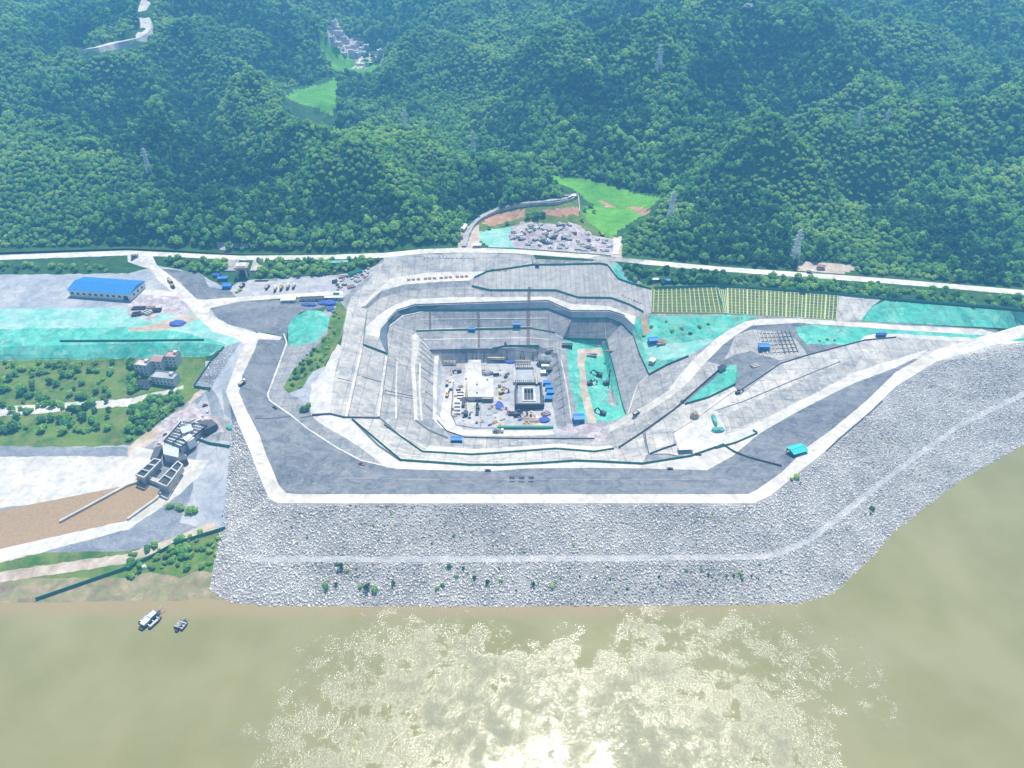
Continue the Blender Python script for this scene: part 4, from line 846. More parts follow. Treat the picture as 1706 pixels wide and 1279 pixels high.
for pts, lb in (([(882,478),(881,500),(880,516),(880,551),(880,578)], 'long brown steel stairway down the north pit slope'), ([(797,519),(798,551),(798,580)], 'narrow dark stairway on the north pit slope between the two blue huts'), ([(716,520),(717,552)], 'short dark stairway at the north west corner of the pit')):
    W = polyline3(pts, 4); o = W[0].copy(); root = empty('stairway', o); wd = 2.6 if len(pts) > 3 else 1.8
    for side in (-1, 1):
        mb = MB()
        for a, b_ in zip(W[:-1], W[1:]): mb.bar(a - o + Vector((side * wd / 2, 0, .9)), b_ - o + Vector((side * wd / 2, 0, .9)), .2)
        mb.build('handrail', M['dkmetal'], root)
    mb = MB()
    for a, b_ in zip(W[:-1], W[1:]):
        k = max(2, int((a - b_).length / .9))
        for j in range(k): p = a.lerp(b_, j / k) - o; mb.box((p.x, p.y, p.z + .15), (wd, .55, .35))
    mb.build('treads', plain('rusty_brown_steel', (.30, .24, .22), .8), root); tag(root, lb, 'stairs')

# planted slope: pale concrete ribs, one thing per panel
def ribs(tl, tr, bl, br, nv, nh, label, mids=()):
    o = gp(*bl); root = empty('slope_frame', o)
    def lerp(a, b_, t): return (a[0] + (b_[0] - a[0]) * t, a[1] + (b_[1] - a[1]) * t)
    def top(t): return lerp(tl, tr, t)
    def bot(t): return lerp(bl, br, t)
    for i in range(nv + 1):
        t = i / nv; mb = MB(); W = [p - o for p in polyline3([top(t), bot(t)], 6)]; w = 1.5 if i in mids else .75
        for a, b_ in zip(W[:-1], W[1:]): mb.bar(a + Vector((0, 0, .15)), b_ + Vector((0, 0, .15)), w, .6)
        mb.build('rib', M['frameY'], root)
    for j in range(nh + 1):
        s = j / nh; mb = MB(); W = [p - o for p in polyline3([lerp(top(k / 8), bot(k / 8), s) for k in range(9)], 12)]
        for a, b_ in zip(W[:-1], W[1:]): mb.bar(a + Vector((0, 0, .1)), b_ + Vector((0, 0, .1)), .42, .5)
        mb.build('cross_rib', M['frameY'], root)
    return tag(root, label, 'slope frame')
ribs((1090,481.5), (1192,478.5), (1088,520), (1200,521), 14, 8, 'pale concrete rib grid over the left planted slope')
ribs((1197,479), (1208,480), (1205,522), (1212,522), 3, 8, 'narrow wedge of slanted ribs between the two planted grids')
ribs((1212,480), (1396,492.5), (1213,522.5), (1393,533), 28, 9, 'pale concrete rib grid over the long right planted slope', (0, 5, 10, 15, 20, 25))
# dark beam lattice on the east cut
root = empty('beam_lattice', gp(1290,570)); o = root.location.copy()
for i in range(9):
    mb = MB(); W = [p - o for p in polyline3([(1262 + i * 6.5, 551), (1272 + i * 7.2, 592 - i * .6)], 8)]
    for a, b_ in zip(W[:-1], W[1:]): mb.bar(a + Vector((0, 0, .4)), b_ + Vector((0, 0, .4)), .6, .8)
    mb.build('beam', M['dkmetal'] if i > 4 else M['slabw'], root)
for j in range(6):
    mb = MB(); W = [p - o for p in polyline3([(1266 + j * 1.5, 556 + j * 6.5), (1318 + j * 2, 554 + j * 6.2)], 8)]
    for a, b_ in zip(W[:-1], W[1:]): mb.bar(a + Vector((0, 0, .4)), b_ + Vector((0, 0, .4)), .45, .6)
    mb.build('cross_beam', M['slabw'], root)
tag(root, 'dark lattice of beams on the cut slope behind the blue hut', 'lattice')

# ------------------------------------------------------------------ huts, sheds and houses
def hut(px, py, L, W, H, rz, roofm, label, cat='hut', wallm=None, name='site_hut', group=None, flat=False, rise=.8, tin=None, door=True, open_=False, dz=0):
    p = drape(px, py, tin or GROUND); root = empty(name, (p.x, p.y, p.z + dz), R(rz)); wm = wallm or M['wall']
    if open_:
        for sx in (-1, 1):
            for sy in (-1, 1): MB().box((sx * (L / 2 - .2), sy * (W / 2 - .2), H / 2 - .5), (.3, .3, H + 1)).build('post', M['dkmetal'], root)
        MB().box((0, W / 2 - .2, 1), (L - .5, .1, 1.6)).build('back_panel', M['dkmetal'], root)
    else:
        MB().box((0, 0, H / 2 - .75), (L, W, H + 1.5)).build('wall', wm, root)
        if door: MB().box((L * .2, -W / 2 - .03, 1.05), (1.1, .12, 2.1)).build('door', M['dkmetal'], root)
        for sx in ((-.28,) if L < 6 else (-.35, -.1)): MB().box((sx * L, -W / 2 - .03, 1.6), (1.2, .12, 1.0)).build('window', M['glass'], root)
    r = MB()
    if flat: r.box((0, 0, H + .12), (L + .8, W + .8, .24))
    else: r.gable(L, W, H, rise, .5)
    rf = r.build('roof', roofm, root)
    if not flat and L > 5: MB().bar((-L / 2, 0, H + rise + .05), (L / 2, 0, H + rise + .05), .35, .15).build('ridge_cap', roofm, rf)
    return tag(root, label, cat, group)
B, T = M['blue'], M['teal']
hut(372,466,9,5,3,8,B,'left of two blue roofed cabins below the stone tower', wallm=B); hut(362,461,7,4,3,-10,M['blue2'],'small dark blue cabin at the far left of the tower yard', wallm=B)
hut(379,479,8,6,3.4,5,B,'royal blue cabin at the front edge of the tower yard', wallm=B)
hut(786,550,6,3,2.4,0,B,'dark blue hut on the left of the north pit bench', wallm=B); hut(861,543,6.5,3.4,3,0,B,'blue hut on the right of the north pit slope', wallm=B)
hut(761,735,8.5,4,3.2,0,B,'blue hut on the south bench of the pit', wallm=B); hut(964,700,8.5,7,4,4,B,'tall blue hut at the south end of the turquoise netted pit', wallm=B)
hut(1087,570,7.5,5.5,3.6,8,B,'blue hut at the foot of the netted slope beside brown scrap', wallm=B); hut(1272,581,8.5,5.5,4,-4,B,'blue hut on the cut beside the beam lattice', wallm=B)
hut(1327,753,12,8,3,22,T,'open sided shelter with bright teal roof beside the crest road', open_=True, rise=1.2); hut(1141,751,10,5,3.5,2,M['metal'],'grey open frame hut on the white toe road', open_=True, flat=True)
hut(1091,468,6,3,2.6,0,M['white_paint'],'small white topped cabin on the grass above the grid slope', wallm=B); hut(1109,470,7,3.2,3,0,B,'small blue cabin on the grass above the grid slope', wallm=B)
hut(1467,560,8,3,2.6,4,M['blue2'],'dark blue cabin beside the far right bend of the ramp road', wallm=M['blue2']); hut(895,443,3,3,3,0,M['dkmetal'],'tiny black cabin on the rim of the streaked concrete slope', wallm=M['dkmetal'])
hut(1202,616,6,4,3.2,38,M['dkmetal'],'dark cabin at the tip of the narrow netted wedge', wallm=M['metal'])
hut(945,577,9,2.5,2.6,0,M['dkmetal'],'low dark cabin at the north west corner of the netted pit', wallm=M['dkmetal']); hut(1086,604,5,4,3,60,M['white_paint'],'white shed inside the V shaped fence')
hut(772,382,12,5,3.4,78,M['white_paint'],'long white shed at the mouth of the curved lane', tin=HILL); hut(795,411,8,5,3,4,M['white_paint'],'white hut where the curved lane meets the upper road', tin=HILL)
hut(955,329,5,4,3,0,M['white_paint'],'white hut at the far end of the curved lane', tin=HILL); hut(944,329,4,3,3,0,M['pinkroof'],'small pinkish hut at the far end of the curved lane', tin=HILL)
hut(1367,447,7,4,3,-8,M['red'],'rusty red shed on the cleared patch above the upper road', tin=HILL)
hut(520,500,22,4,3,4,M['dkmetal'],'long dark roofed barrack on the left of the yard edge', rise=.5); hut(556,498,18,4,3,2,M['metal'],'long grey roofed barrack on the right of the yard edge', rise=.5)
hut(482,500,13,11,3,4,M['white_paint'],'large flat white roofed store at the yard edge', flat=True); hut(560,440,24,4,3,5,M['netpale'],'long pale green roofed shed below the verge', rise=.5)
# big blue roofed workshop at the far left
p = gp(213,492); root = empty('workshop', p, R(-8)); L, W_, H = 62, 26, 7
MB().box((-22, 4, H / 2 - 1), (L, W_, H + 2)).build('wall', M['white_paint'], root); r_ = MB(); r_.v = []; 
rf = MB(); rf.add([(x - 22, y + 4, z) for x, y, z in [(-L/2-1,-W_/2-1,H),(L/2+1,-W_/2-1,H),(L/2+1,W_/2+1,H),(-L/2-1,W_/2+1,H),(-L/2-1,0,H+3),(L/2+1,0,H+3)]], [(0,1,5,4),(2,3,4,5),(0,4,3),(1,2,5),(3,2,1,0)]).build('roof', M['blue'], root)
for i in range(10): MB().box((-50 + i * 6, -W_ / 2 + 3.95, 3.5), (2.6, .2, 2.2)).build('window', M['glass'], root)
for i in range(3): MB().box((9.05, -3 + i * 7, 3.5), (.2, 2.6, 2.2)).build('window', M['glass'], root)
MB().box((4, -W_ / 2 + 3.9, 2.2), (4.5, .25, 4.4)).build('door', M['dkmetal'], root)
tag(root, 'large workshop with bright blue roof at the far left of the yard', 'workshop')
# stone gate tower
p = gp(405,463); root = empty('gate_tower', p, R(4))
for sx in (-1, 1):
    for sy in (-1, 1): MB().box((sx * 4.5, 3 + sy * 4, 5), (1.6, 1.6, 12)).build('pillar', M['slabw'], root)
MB().box((0, 6.2, 4.5), (7.2, .8, 10)).build('rear_wall', M['dkmetal'], root); MB().box((0, 3, 11.6), (13, 11.5, 1.6)).build('roof_slab', M['tan'], root)
MB().box((0, 3, 12.9), (10, 8.5, 1.0)).build('parapet', M['white'], root); MB().box((0, -.8, 9.4), (7.4, .6, 1.4)).build('lintel', M['red'], root)
tag(root, 'stone gate tower with tan roof slab and dark opening', 'tower')
for sx, px_ in ((-1, 383), (1, 427)):
    mb = MB(); q = gp(px_, 452); q2 = gp(px_, 434); mb.add([(-6, 0, -1), (6, 0, -1), (6, 0, 1), (-6, 0, 1), (-6, q2.y - q.y, q2.z - q.z), (6, q2.y - q.y, q2.z - q.z), (6, q2.y - q.y, q2.z - q.z + 1.2), (-6, q2.y - q.y, q2.z - q.z + 1.2)], [(0,1,2,3),(3,2,6,7),(5,4,7,6),(0,3,7,4),(1,5,6,2)])
    o_ = mb.build('wing_wall', M['slabw']); o_.location = q; tag(o_, 'grey concrete slope wall on the %s side of the stone gate tower' % ('left' if sx < 0 else 'right'), 'wall')
# white houses beside the stone slope
def house(px, py, L, W, st, rz, roofm, label, tin=None, group=None, parapet=False, cat='house', name='house', detail=True):
    p = drape(px, py, tin or GROUND); root = empty(name, p, R(rz)); H = st * 3.1
    MB().box((0, 0, H / 2 - 1), (L, W, H + 2)).build('wall', M['wall'], root)
    r = MB()
    if parapet:
        r.box((0, 0, H + .15), (L + .4, W + .4, .3))
        for a in (-1, 1): r.box((0, a * (W / 2), H + .7), (L + .4, .3, .8)); r.box((a * (L / 2), 0, H + .7), (.3, W - .3, .8))
    else: r.gable(L, W, H, W * .22, .5)
    rf = r.build('roof', roofm, root)
    if parapet and detail: MB().box((L * .25, W * .2, H + 1.4), (3, 3, 2.3)).build('stair_head', M['wall'], rf)
    if detail:
        n = max(2, int(L / 3.2))
        for s in range(st):
            for i in range(n):
                x = (i + .5) / n * L - L / 2
                MB().box((x, -W / 2 - .03, s * 3.1 + 1.7), (1.2, .12, 1.3)).build('door' if s == 0 and i == n // 2 else 'window', M['glass'], root)
    return tag(root, label, cat, group)
house(243,620,11,9,3,-8,M['slabw'],'grey topped three storey house on the left of the white houses by the stone slope', parapet=True)
house(268,612,9,9,3,-6,M['pinkroof'],'tall white house with faded red gable roof behind the grey topped ones')
house(291,606,10,9,3,-6,M['pinkroof'],'tall white house with pink roof nearest the stone slope', parapet=True)
house(278,636,20,9,2,-10,M['pave'],'low broad white house with pale flat roof in front of the pink roofed one', parapet=True)
house(242,642,10,7,1,-8,M['dkmetal'],'small dark roofed outhouse beside the low broad white house')
# village up the valley
VIL = [(556,44,3),(552,58,2),(561,57,2),(569,60,3),(553,68,2),(563,68,1),(573,67,2),(557,76,2),(566,76,2),(577,74,2),(570,84,1),(580,82,2),(589,80,2),(598,77,2),(585,89,2),(594,87,1),(603,85,2),(588,95,2),(598,94,2),(606,92,2),(573,91,1),(623,93,2),(633,90,2),(629,98,1),(605,74,1),(550,50,1),(564,51,2),(610,80,2)]
VL = ['tall white block at the head','pale house','white house','grey roofed house','low pale house','tiny house']
for i, (a, b_, s) in enumerate(VIL):
    pos_ = 'upper' if b_ < 62 else ('middle' if b_ < 80 else 'lower'); side = 'left' if a < 566 else ('centre' if a < 590 else ('right' if a < 615 else 'detached right'))
    lb = 'tall white block at the head of the distant valley village' if i == 0 else '%s house on the %s %s of the distant valley village' % (('white', 'grey roofed', 'pale')[i % 3], pos_, side)
    house(a, b_, random.uniform(8, 12), random.uniform(7, 9), s, random.uniform(-25, 25), (M['white_paint'], M['slabw'], M['white_paint'], M['joint'])[(i * 7) % 4 if i else 0], lb, HILL, 'houses of the distant village', parapet=(i % 2 == 0), detail=(i % 3 != 2), name='village_house')

# ------------------------------------------------------------------ writing on the slopes: blocks too coarse to read in the photo
def glyph(px, py, s, mat, label, group, rows=1, seed=0):
    rs = random.Random(seed); p = gp(px, py); q = gp(px, py - 6); e = gp(px + 6, py)
    uy = (q - p).normalized(); ux = (e - p).normalized(); nz = ux.cross(uy).normalized(); mb = MB()
    def stroke(x0, y0, x1, y1, t=.16):
        a = p * 0 + ux * x0 * s + uy * y0 * s + nz * .25; b_ = ux * x1 * s + uy * y1 * s + nz * .25; mb.bar(a, b_, t * s, .3)
    for y in (-.42, 0, .42): stroke(-.45, y, .45, y)
    for x in rs.sample((-.35, -.1, .15, .38), 2): stroke(x, -.45, x, .45, .15)
    if rs.random() < .6: stroke(-.3, -.4, .35, .35, .12)
    o = mb.build('slogan_character', mat); o.location = p; return tag(o, label, 'lettering', group)
brown = plain('brown_lettering', (.30, .16, .12), .9); dkl = plain('dark_lettering', (.07, .07, .09), .9); wl_ = M['white_paint']
GW = ['leftmost', 'second', 'third', 'rightmost']; OW = ['first', 'middle', 'last']
for i, x in enumerate((681,688.5,697,709,716,724,735,743,750.5,762,769.5,777)):
    glyph(x, 466.3 - (x - 681) * .062, 3.7, brown, '%s brown character in the %s group of three on the white upper terrace' % (OW[i % 3], GW[i // 3]), 'brown characters on the upper terrace', seed=i)
for i, (x, y) in enumerate(((821,450.5),(831.5,450.5),(842,449.5))): glyph(x, y, 4.6, brown, '%s of three larger characters beside the upper green fence' % ('left', 'middle', 'right')[i], 'larger characters on the upper slope', seed=20 + i)
for i, x in enumerate((853,869,885)):
    glyph(x, 796.5, 4.2, dkl, '%s of three black characters on the dark south bank' % ('left', 'middle', 'right')[i], 'black characters on the south bank', seed=30 + i)
    p = gp(x, 802.5); o_ = MB().box((0, 0, .1), (3.8, 1.1, .5)).build('painted_bar', dkl); o_.location = p; tag(o_, 'black bar under the %s black character on the south bank' % ('left', 'middle', 'right')[i], 'lettering', 'bars under the black characters')
for i in range(13):
    glyph(708 + i * 6.6, 428.5 - abs(i - 8) * .12, 2.6, wl_, 'faint white character in the row just below the upper road', 'white characters below the upper road', seed=40 + i)
for i in range(7): glyph(1037 + i * 5, 492 + i * 2.1, 2.2, M['slabw'], 'pale slanting mark in the row at the east end of the streaked slope', 'pale marks on the streaked slope', seed=60 + i)

# ------------------------------------------------------------------ pylons
def pylon(px, py, H, label, tin=None, rz=20):
    p = drape(px, py, tin or HILL); root = empty('pylon', p, R(rz)); b0, t0 = H * .11, H * .018
    lat = MB()
    def leg(sx, sy, z): k = b0 + (t0 - b0) * min(1, z / (H * .8)); return Vector((sx * k, sy * k, z))
    for sx in (-1, 1):
        for sy in (-1, 1): MB().bar(leg(sx, sy, -1), leg(sx, sy, H), .6).build('leg', M['pylon'], root)
    zs = [0, H * .16, H * .31, H * .44, H * .55, H * .64, H * .72, H * .8, H * .88, H]
    for a, b_ in zip(zs[:-1], zs[1:]):
        for c in range(4):
            s = [(-1, -1), (1, -1), (1, 1), (-1, 1)]; A_, B_ = s[c], s[(c + 1) % 4]
            lat.bar(leg(*A_, a), leg(*B_, b_), .28); lat.bar(leg(*B_, a), leg(*A_, b_), .28); lat.bar(leg(*A_, b_), leg(*B_, b_), .28)
    lat.build('bracing', M['pylon'], root)
    for z, w_ in ((H * .72, H * .17), (H * .84, H * .13), (H * .95, H * .09)):
        m_ = MB()
        for s in (-1, 1): m_.bar((0, 0, z + 1), (s * w_, 0, z), .45); m_.bar((0, 0, z - .6), (s * w_, 0, z), .45); m_.cyl((s * w_, 0, z), (s * w_, 0, z - 1.8), .15)
        m_.build('cross_arm', M['pylon'], root)
    tag(root, label, 'pylon')
pylon(789,263,34,'tall steel lattice pylon on the bare patch of the left hill crest'); pylon(1117,366,30,'steel lattice pylon beside the right edge of the green field')
pylon(1322,436,34,'steel lattice pylon standing just above the right stretch of the upper road'); pylon(249,288,28,'pale lattice pylon on the scrubby hill at the far left')
pylon(1097,118,32,'tall pale lattice pylon high on the mountain shoulder'); pylon(1428,212,22,'pale lattice pylon on the far right spur'); pylon(676,216,24,'small pylon on the crest above the left hill'); pylon(1475,208,18,'small pylon near the far right edge of the spur')
# mast poles
for px_, py_, H, lb in ((563,458,15,'slim pale mast at the left yard verge'), (1104,467,18,'slim pale mast beside the blue cabins above the grid slope'), (725,414,9,'slim lamp pole on the upper road'), (880,349,9,'slim pole beside the curved lane')):
    p = drape(px_, py_, GROUND if py_ > 430 else HILL); root = empty('mast', p); MB().cyl((0, 0, -1), (0, 0, H), .22, .12, 8).build('pole', M['metal'], root); MB().box((.8, 0, H), (1.8, .3, .25)).build('lamp_arm', M['metal'], root); tag(root, lb, 'mast')

# ------------------------------------------------------------------ vehicles and machines
def truck(px, py, rz, label, body=None, mixer=True, tin=None, L=9.0, group=None):
    p = drape(px, py, tin or GROUND); root = empty('mixer_truck' if mixer else 'lorry', p, R(rz)); bm_ = body or M['white_paint']
    MB().box((-.6, 0, 1.0), (L - 1, 1.1, .35)).build('chassis', M['dkmetal'], root)
    c = MB(); c.box((L / 2 - 1.1, 0, 2.0), (2.0, 2.4, 2.2), 0, .92); cb = c.build('cab', bm_, root); MB().box((L / 2 - .08, 0, 2.4), (.12, 2.0, .9)).build('windscreen', M['glass'], cb)
    if mixer: d = MB(); d.cyl((1.9, 0, 2.1), (-1, 0, 2.7), 1.0, 1.45, 12); d.cyl((-1, 0, 2.7), (-3.8, 0, 3.3), 1.45, .6, 12); d.build('drum', M['slabw'] if body is None else M['yellow'], root); MB().bar((-3.6, 0, 3.2), (-4.6, 0, 1.5), .7, .2).build('chute', M['dkmetal'], root)
    else: d = MB(); d.box((-1.1, 0, 1.3), (L - 2.6, 2.4, .2)); [d.box((-1.1, s * 1.15, 2.0), (L - 2.6, .12, 1.3)) for s in (-1, 1)]; d.box((-1.1 - (L - 2.6) / 2, 0, 2), (.12, 2.4, 1.3)); d.box((-1.1 + (L - 2.6) / 2, 0, 2), (.12, 2.4, 1.3)); d.build('cargo_bed', M['dkmetal'], root); MB().box((-1.1, 0, 1.9), (L - 3, 2.1, .8)).build('load', M['tan'], root)
    for x in (L / 2 - 1.3, -L / 2 + 2.9, -L / 2 + 1.4):
        for s in (-1, 1): MB().cyl((x, s * .85, .5), (x, s * 1.2, .5), .52, None, 12).build('wheel', M['dkmetal'], root)
    tag(root, label, 'truck', group)
for i, (x, y) in enumerate(((459,484),(469,482),(480,480),(490,479))): truck(x, y, 92, ('leftmost', 'second from left', 'third from left', 'rightmost')[i] + ' of four mixer trucks parked in the white yard', M['yellow'] if i == 1 else None, group='mixer trucks in the yard')
truck(284,470,-52,'dark long lorry on the road past the blue workshop', M['dkmetal'], False, L=12); truck(288,478,-52,'dark short lorry close behind the long one past the workshop', M['dkmetal'], False, L=8)
truck(446,480,80,'tan tipper at the left of the four mixers', M['tan'], False, L=8); truck(404,478,70,'dark tipper in front of the gate tower', M['dkmetal'], False, L=7)
truck(225,428,10,'small grey lorry at the road junction top left', M['metal'], False, L=7); truck(1349,455,-6,'white pickup like lorry on the upper road verge', M['white_paint'], False, L=6, tin=HILL)
def excavator(px, py, rz, label, mat=None, s=1.0, tin=None, reach=1.0):
    p = drape(px, py, tin or GROUND); root = empty('excavator', p, R(rz)); root.scale = (s, s, s); mat = mat or M['yellow']
    for k in (-1, 1): MB().box((0, k * 1.2, .5), (4.2, .65, 1.0), 0, .85).build('track', M['dkmetal'], root)
    MB().box((-.4, 0, 1.8), (3.8, 2.7, 1.2)).build('engine_deck', mat, root); cb = MB().box((1.0, .8, 2.9), (1.6, 1.1, 1.5), 0, .9).build('cab', mat, root); MB().box((1.83, .8, 3.0), (.1, .9, .9)).build('windscreen', M['glass'], cb)
    MB().bar((1.4, -.3, 2.0), (4.2, -.3, 3.9 * reach), .6, .8).build('boom', mat, root); MB().bar((4.2, -.3, 3.9 * reach), (5.9, -.3, 1.9), .5, .6).build('arm', mat, root); b_ = MB(); b_.box((5.9, -.3, 1.3), (1.1, 1.3, 1.2), 0, .6); b_.build('bucket', M['dkmetal'], root)
    tag(root, label, 'excavator')
excavator(998,626,160,'larger dark excavator in the turquoise netted pit', M['dkmetal'], 1.3); excavator(983,640,20,'smaller dark excavator in the turquoise netted pit', M['dkmetal'], 1.1)
excavator(1004,690,150,'dark excavator at the south end of the netted pit', M['dkmetal'], 1.2); excavator(862,692,10,'dark excavator south of the square shaft', M['dkmetal'], 1.4); excavator(796,680,95,'dark excavator on the pit floor beside the deck', M['dkmetal'], 1.1)
excavator(1229,655,30,'small dark excavator at the end of the white bench', M['dkmetal'], .9); excavator(1137,670,-30,'tiny dark excavator beside the fenced bench', M['dkmetal'], .7); excavator(765,620,200,'small dark excavator by the north west corner of the floor', M['dkmetal'], .9)
excavator(843,628,60,'small dark excavator beside the square shaft', M['dkmetal'], .8); excavator(1003,352 + 40,120,'yellow excavator in the rubble yard', M['yellow'], 1.0, HILL)
# piling rig with tall mast
p = gp(1010,640); root = empty('piling_rig', p, R(30)); [MB().box((0, k * 1.4, .6), (5, .8, 1.2)).build('track', M['dkmetal'], root) for k in (-1, 1)]; MB().box((-.5, 0, 2.2), (4.5, 3, 1.8)).build('engine_deck', M['dkmetal'], root); MB().bar((2.6, 0, .5), (3.0, 0, 15), .7).build('mast', M['dkmetal'], root); MB().bar((-.5, 0, 3), (2.9, 0, 11), .3).build('stay', M['dkmetal'], root); tag(root, 'dark piling rig with tall mast in the netted pit', 'piling rig')
# crawler crane on the floor
p = gp(776,690); root = empty('crawler_crane', p, R(90)); [MB().box((0, k * 1.5, .6), (5.5, .9, 1.2)).build('track', M['dkmetal'], root) for k in (-1, 1)]; MB().box((-.8, 0, 2.2), (5, 3, 2)).build('engine_deck', M['dkmetal'], root); bm2 = MB()
for k in range(10):
    a = Vector((1 + k * 1.9, 0, 2 + k * 1.0)); b_ = a + Vector((1.9, 0, 1.0))
    for s in (-.5, .5): bm2.bar(a + Vector((0, s, 0)), b_ + Vector((0, s, 0)), .2)
    bm2.bar(a + Vector((0, -.5, 0)), b_ + Vector((0, .5, 0)), .15)
bm2.build('lattice_boom', M['dkmetal'], root); tag(root, 'dark crawler crane with low lattice boom on the pit floor', 'crane')
# small cars on the crest and toe roads
def car(px, py, rz, mat, label, tin=None):
    p = drape(px, py, tin or GROUND); root = empty('parked_car', p, R(rz)); b_ = MB(); b_.box((0, 0, .75), (4.5, 1.8, .7), 0, .96); b_.build('body', mat, root); c = MB().box((-.2, 0, 1.35), (2.4, 1.6, .6), 0, .8).build('cabin', M['glass'], root)
    for x in (-1.4, 1.4):
        for s in (-1, 1): MB().cyl((x, s * .75, .35), (x, s * .95, .35), .35, None, 10).build('wheel', M['dkmetal'], root)
    tag(root, label, 'car')
car(1116,782,5,M['dkmetal'],'dark car on the white toe road right of centre'); car(813,785,0,M['dkmetal'],'dark car at the edge of the toe road near the middle'); car(602,774,-30,M['red'],'dark red car on the drain line at the left end of the toe road')
car(458,680,-40,M['dkmetal'],'dark car on the dark west bank beside the drain'); car(342,676,20,M['red'],'reddish car in the work yard above the sluice'); car(1163,757,0,M['dkmetal'],'small dark car beside the grey open hut'); car(222,432,40,M['red'],'red car at the junction top left')

# ------------------------------------------------------------------ stacks, heaps and tanks
def blob(px, py, r, h, mat, label, cat, name, seed=0, sx=1, sy=1, tin=None):
    p = drape(px, py, tin or GROUND); bm = bmesh.new(); bmesh.ops.create_icosphere(bm, subdivisions=3, radius=1); rs = random.Random(seed)
    for v in bm.verts:
        k = 1 + .22 * noise.noise(v.co * 2.2 + Vector((seed, 0, 0))); v.co = Vector((v.co.x * r * k * sx, v.co.y * r * k * sy, max(-.3, v.co.z * h * k)))
    me = bpy.data.meshes.new(name); bm.to_mesh(me); bm.free(); me.materials.append(mat); o = bpy.data.objects.new(name, me); COL.objects.link(o); o.location = p; return tag(o, label, cat)
blob(1157,694,3.4,5.5,M['tan'],'upright tan sack shaped heap on the white bench','heap','tan_heap',1)
blob(1190,700,2.6,3,M['net'],'narrow green netted heap beside the slab edge','heap','netted_heap',2,.7,2.6); blob(1196,717,3.6,3,M['net'],'wide green netted heap in front of the narrow one','heap','netted_heap',3,1.4,.8)
blob(296,539,7.4,2.2,M['blue2'],'round royal blue covered mound on the netted yard','mound','blue_mound',4,1,.75)
blob(514,508,5,2,M['blue2'],'flat blue tarpaulin heap at the left below the barracks','heap','tarpaulin_heap',5,1.5,.6); blob(545,505,7,2.4,M['blue2'],'blue tarpaulin heap in the middle below the barracks','heap','tarpaulin_heap',6,1.3,.7); blob(550,515,4,2,M['blue2'],'small blue tarpaulin heap nearest the netted mound','heap','tarpaulin_heap',7)
blob(832,676,4.5,1.6,M['blue2'],'blue net heap on the pit floor','heap','tarpaulin_heap',8,.8,1.4); blob(850,603,5,2,M['blue2'],'blue heap under the north wall of the pit floor','heap','tarpaulin_heap',9,1.2,.6)
blob(910,597,9,4,M['ridge'],'grey blue heap at the north east corner of the floor','heap','spoil_heap',10,1,.7); blob(384,712,3,2,M['net'],'small green netted heap at the yard corner','heap','netted_heap',11); blob(907,700,5,2,M['blue2'],'dark blue heap at the south east corner of the floor','heap','tarpaulin_heap',12,1,.8)
blob(240,945,1.6,2,M['white_paint'],'small white bag heap on the river bank','heap','bag_heap',13)
# piles of pipes and timber
def stack(px, py, L, W, H, rz, mat, label, n=5, tin=None, group=None):
    p = drape(px, py, tin or GROUND); mb = MB()
    for i in range(n):
        y = (i + .5) / n * W - W / 2; l = L * random.uniform(.8, 1)
        if i % 2: mb.cyl((-l / 2, y, H * .35), (l / 2, y, H * .35), min(H * .45, W / n * .5), None, 8)
        else: mb.box((0, y, H * .4), (l, W / n * .85, H))
    o = mb.build('material_stack', mat); o.location = p; o.rotation_euler = (0, 0, R(rz)); return tag(o, label, 'stack', group)
LBL = [(232,514,14,5,1.6,3,'dkmetal','row of dark pipes at the top of the netted yard'),(228,524,9,6,2,20,'dkmetal','dark scrap stack on the left of the netted yard'),(246,522,9,6,2.4,-30,'slabw','pale block stack in the netted yard'),(262,518,9,5,2.4,5,'dkmetal','dark machine parts on the right of the netted yard'),(252,513,8,4,1.6,0,'pinkroof','rusty beams behind the pale block stack'),
 (436,468,14,2,1,2,'dkmetal','long dark pipes behind the mixers'),(455,466,10,1.6,.8,2,'metal','thin grey pipes behind the mixers'),(535,455,18,5,1,4,'grass','mossy timber pile beside the pale green shed'),(592,456,14,5,3,38,'grnfence','dark green stack at the right end of the yard'),(585,478,8,5,2,30,'tan','tan timber stack by the rim'),(558,470,6,5,2,20,'dkmetal','dark steel stack at the right of the yard'),(570,462,7,4,2,10,'rubble','pink grey block stack at the right of the yard'),(596,468,6,5,2,50,'metal','grey metal stack near the pit rim'),(560,491,6,3,2,0,'grnfence','green box stack next to the barracks'),
 (1020,585,14,2,1,0,'pinkroof','rusty beams at the north end of the netted pit'),(985,589,12,2,1,2,'metal','steel beams at the north end of the netted pit'),(985,594,10,1.6,1,-3,'dkmetal','dark beams just in front of the steel beams in the netted pit'),(1100,572,9,6,2,10,'pinkroof','brown scrap beside the blue hut of the netted slope'),(1258,610,8,5,1.5,20,'rubble','pinkish rubble on the dark cut'),
 (767,654,6,.9,.8,0,'dkmetal','upper dark beam on the pit floor'),(767,659,6,.9,.8,0,'dkmetal','middle dark beam on the pit floor'),(767,664,6,.9,.8,0,'dkmetal','lower dark beam on the pit floor'),(855,690,9,4,2,0,'dkmetal','dark formwork stack south of the shaft'),(797,668,5,3,1.6,40,'dkmetal','dark scrap below the deck'),(886,700,14,5,1,0,'tan','tan timber boards south of the shaft'),(795,688,3,7,1.4,0,'dkmetal','narrow dark stack on the floor'),(805,662,4,3,1.6,0,'dkmetal','dark barrels under the deck edge'),
 (842,575,2,2,3,0,'dkmetal','dark box under the stairway'),(910,690,8,5,2,30,'rubble','pinkish stack at the east side of the floor'),(915,583,8,5,2,10,'rubble','pale stack above the north east corner of the floor')]
for a in LBL: stack(a[0], a[1], a[2], a[3], a[4], a[5], M[a[6]], a[7])
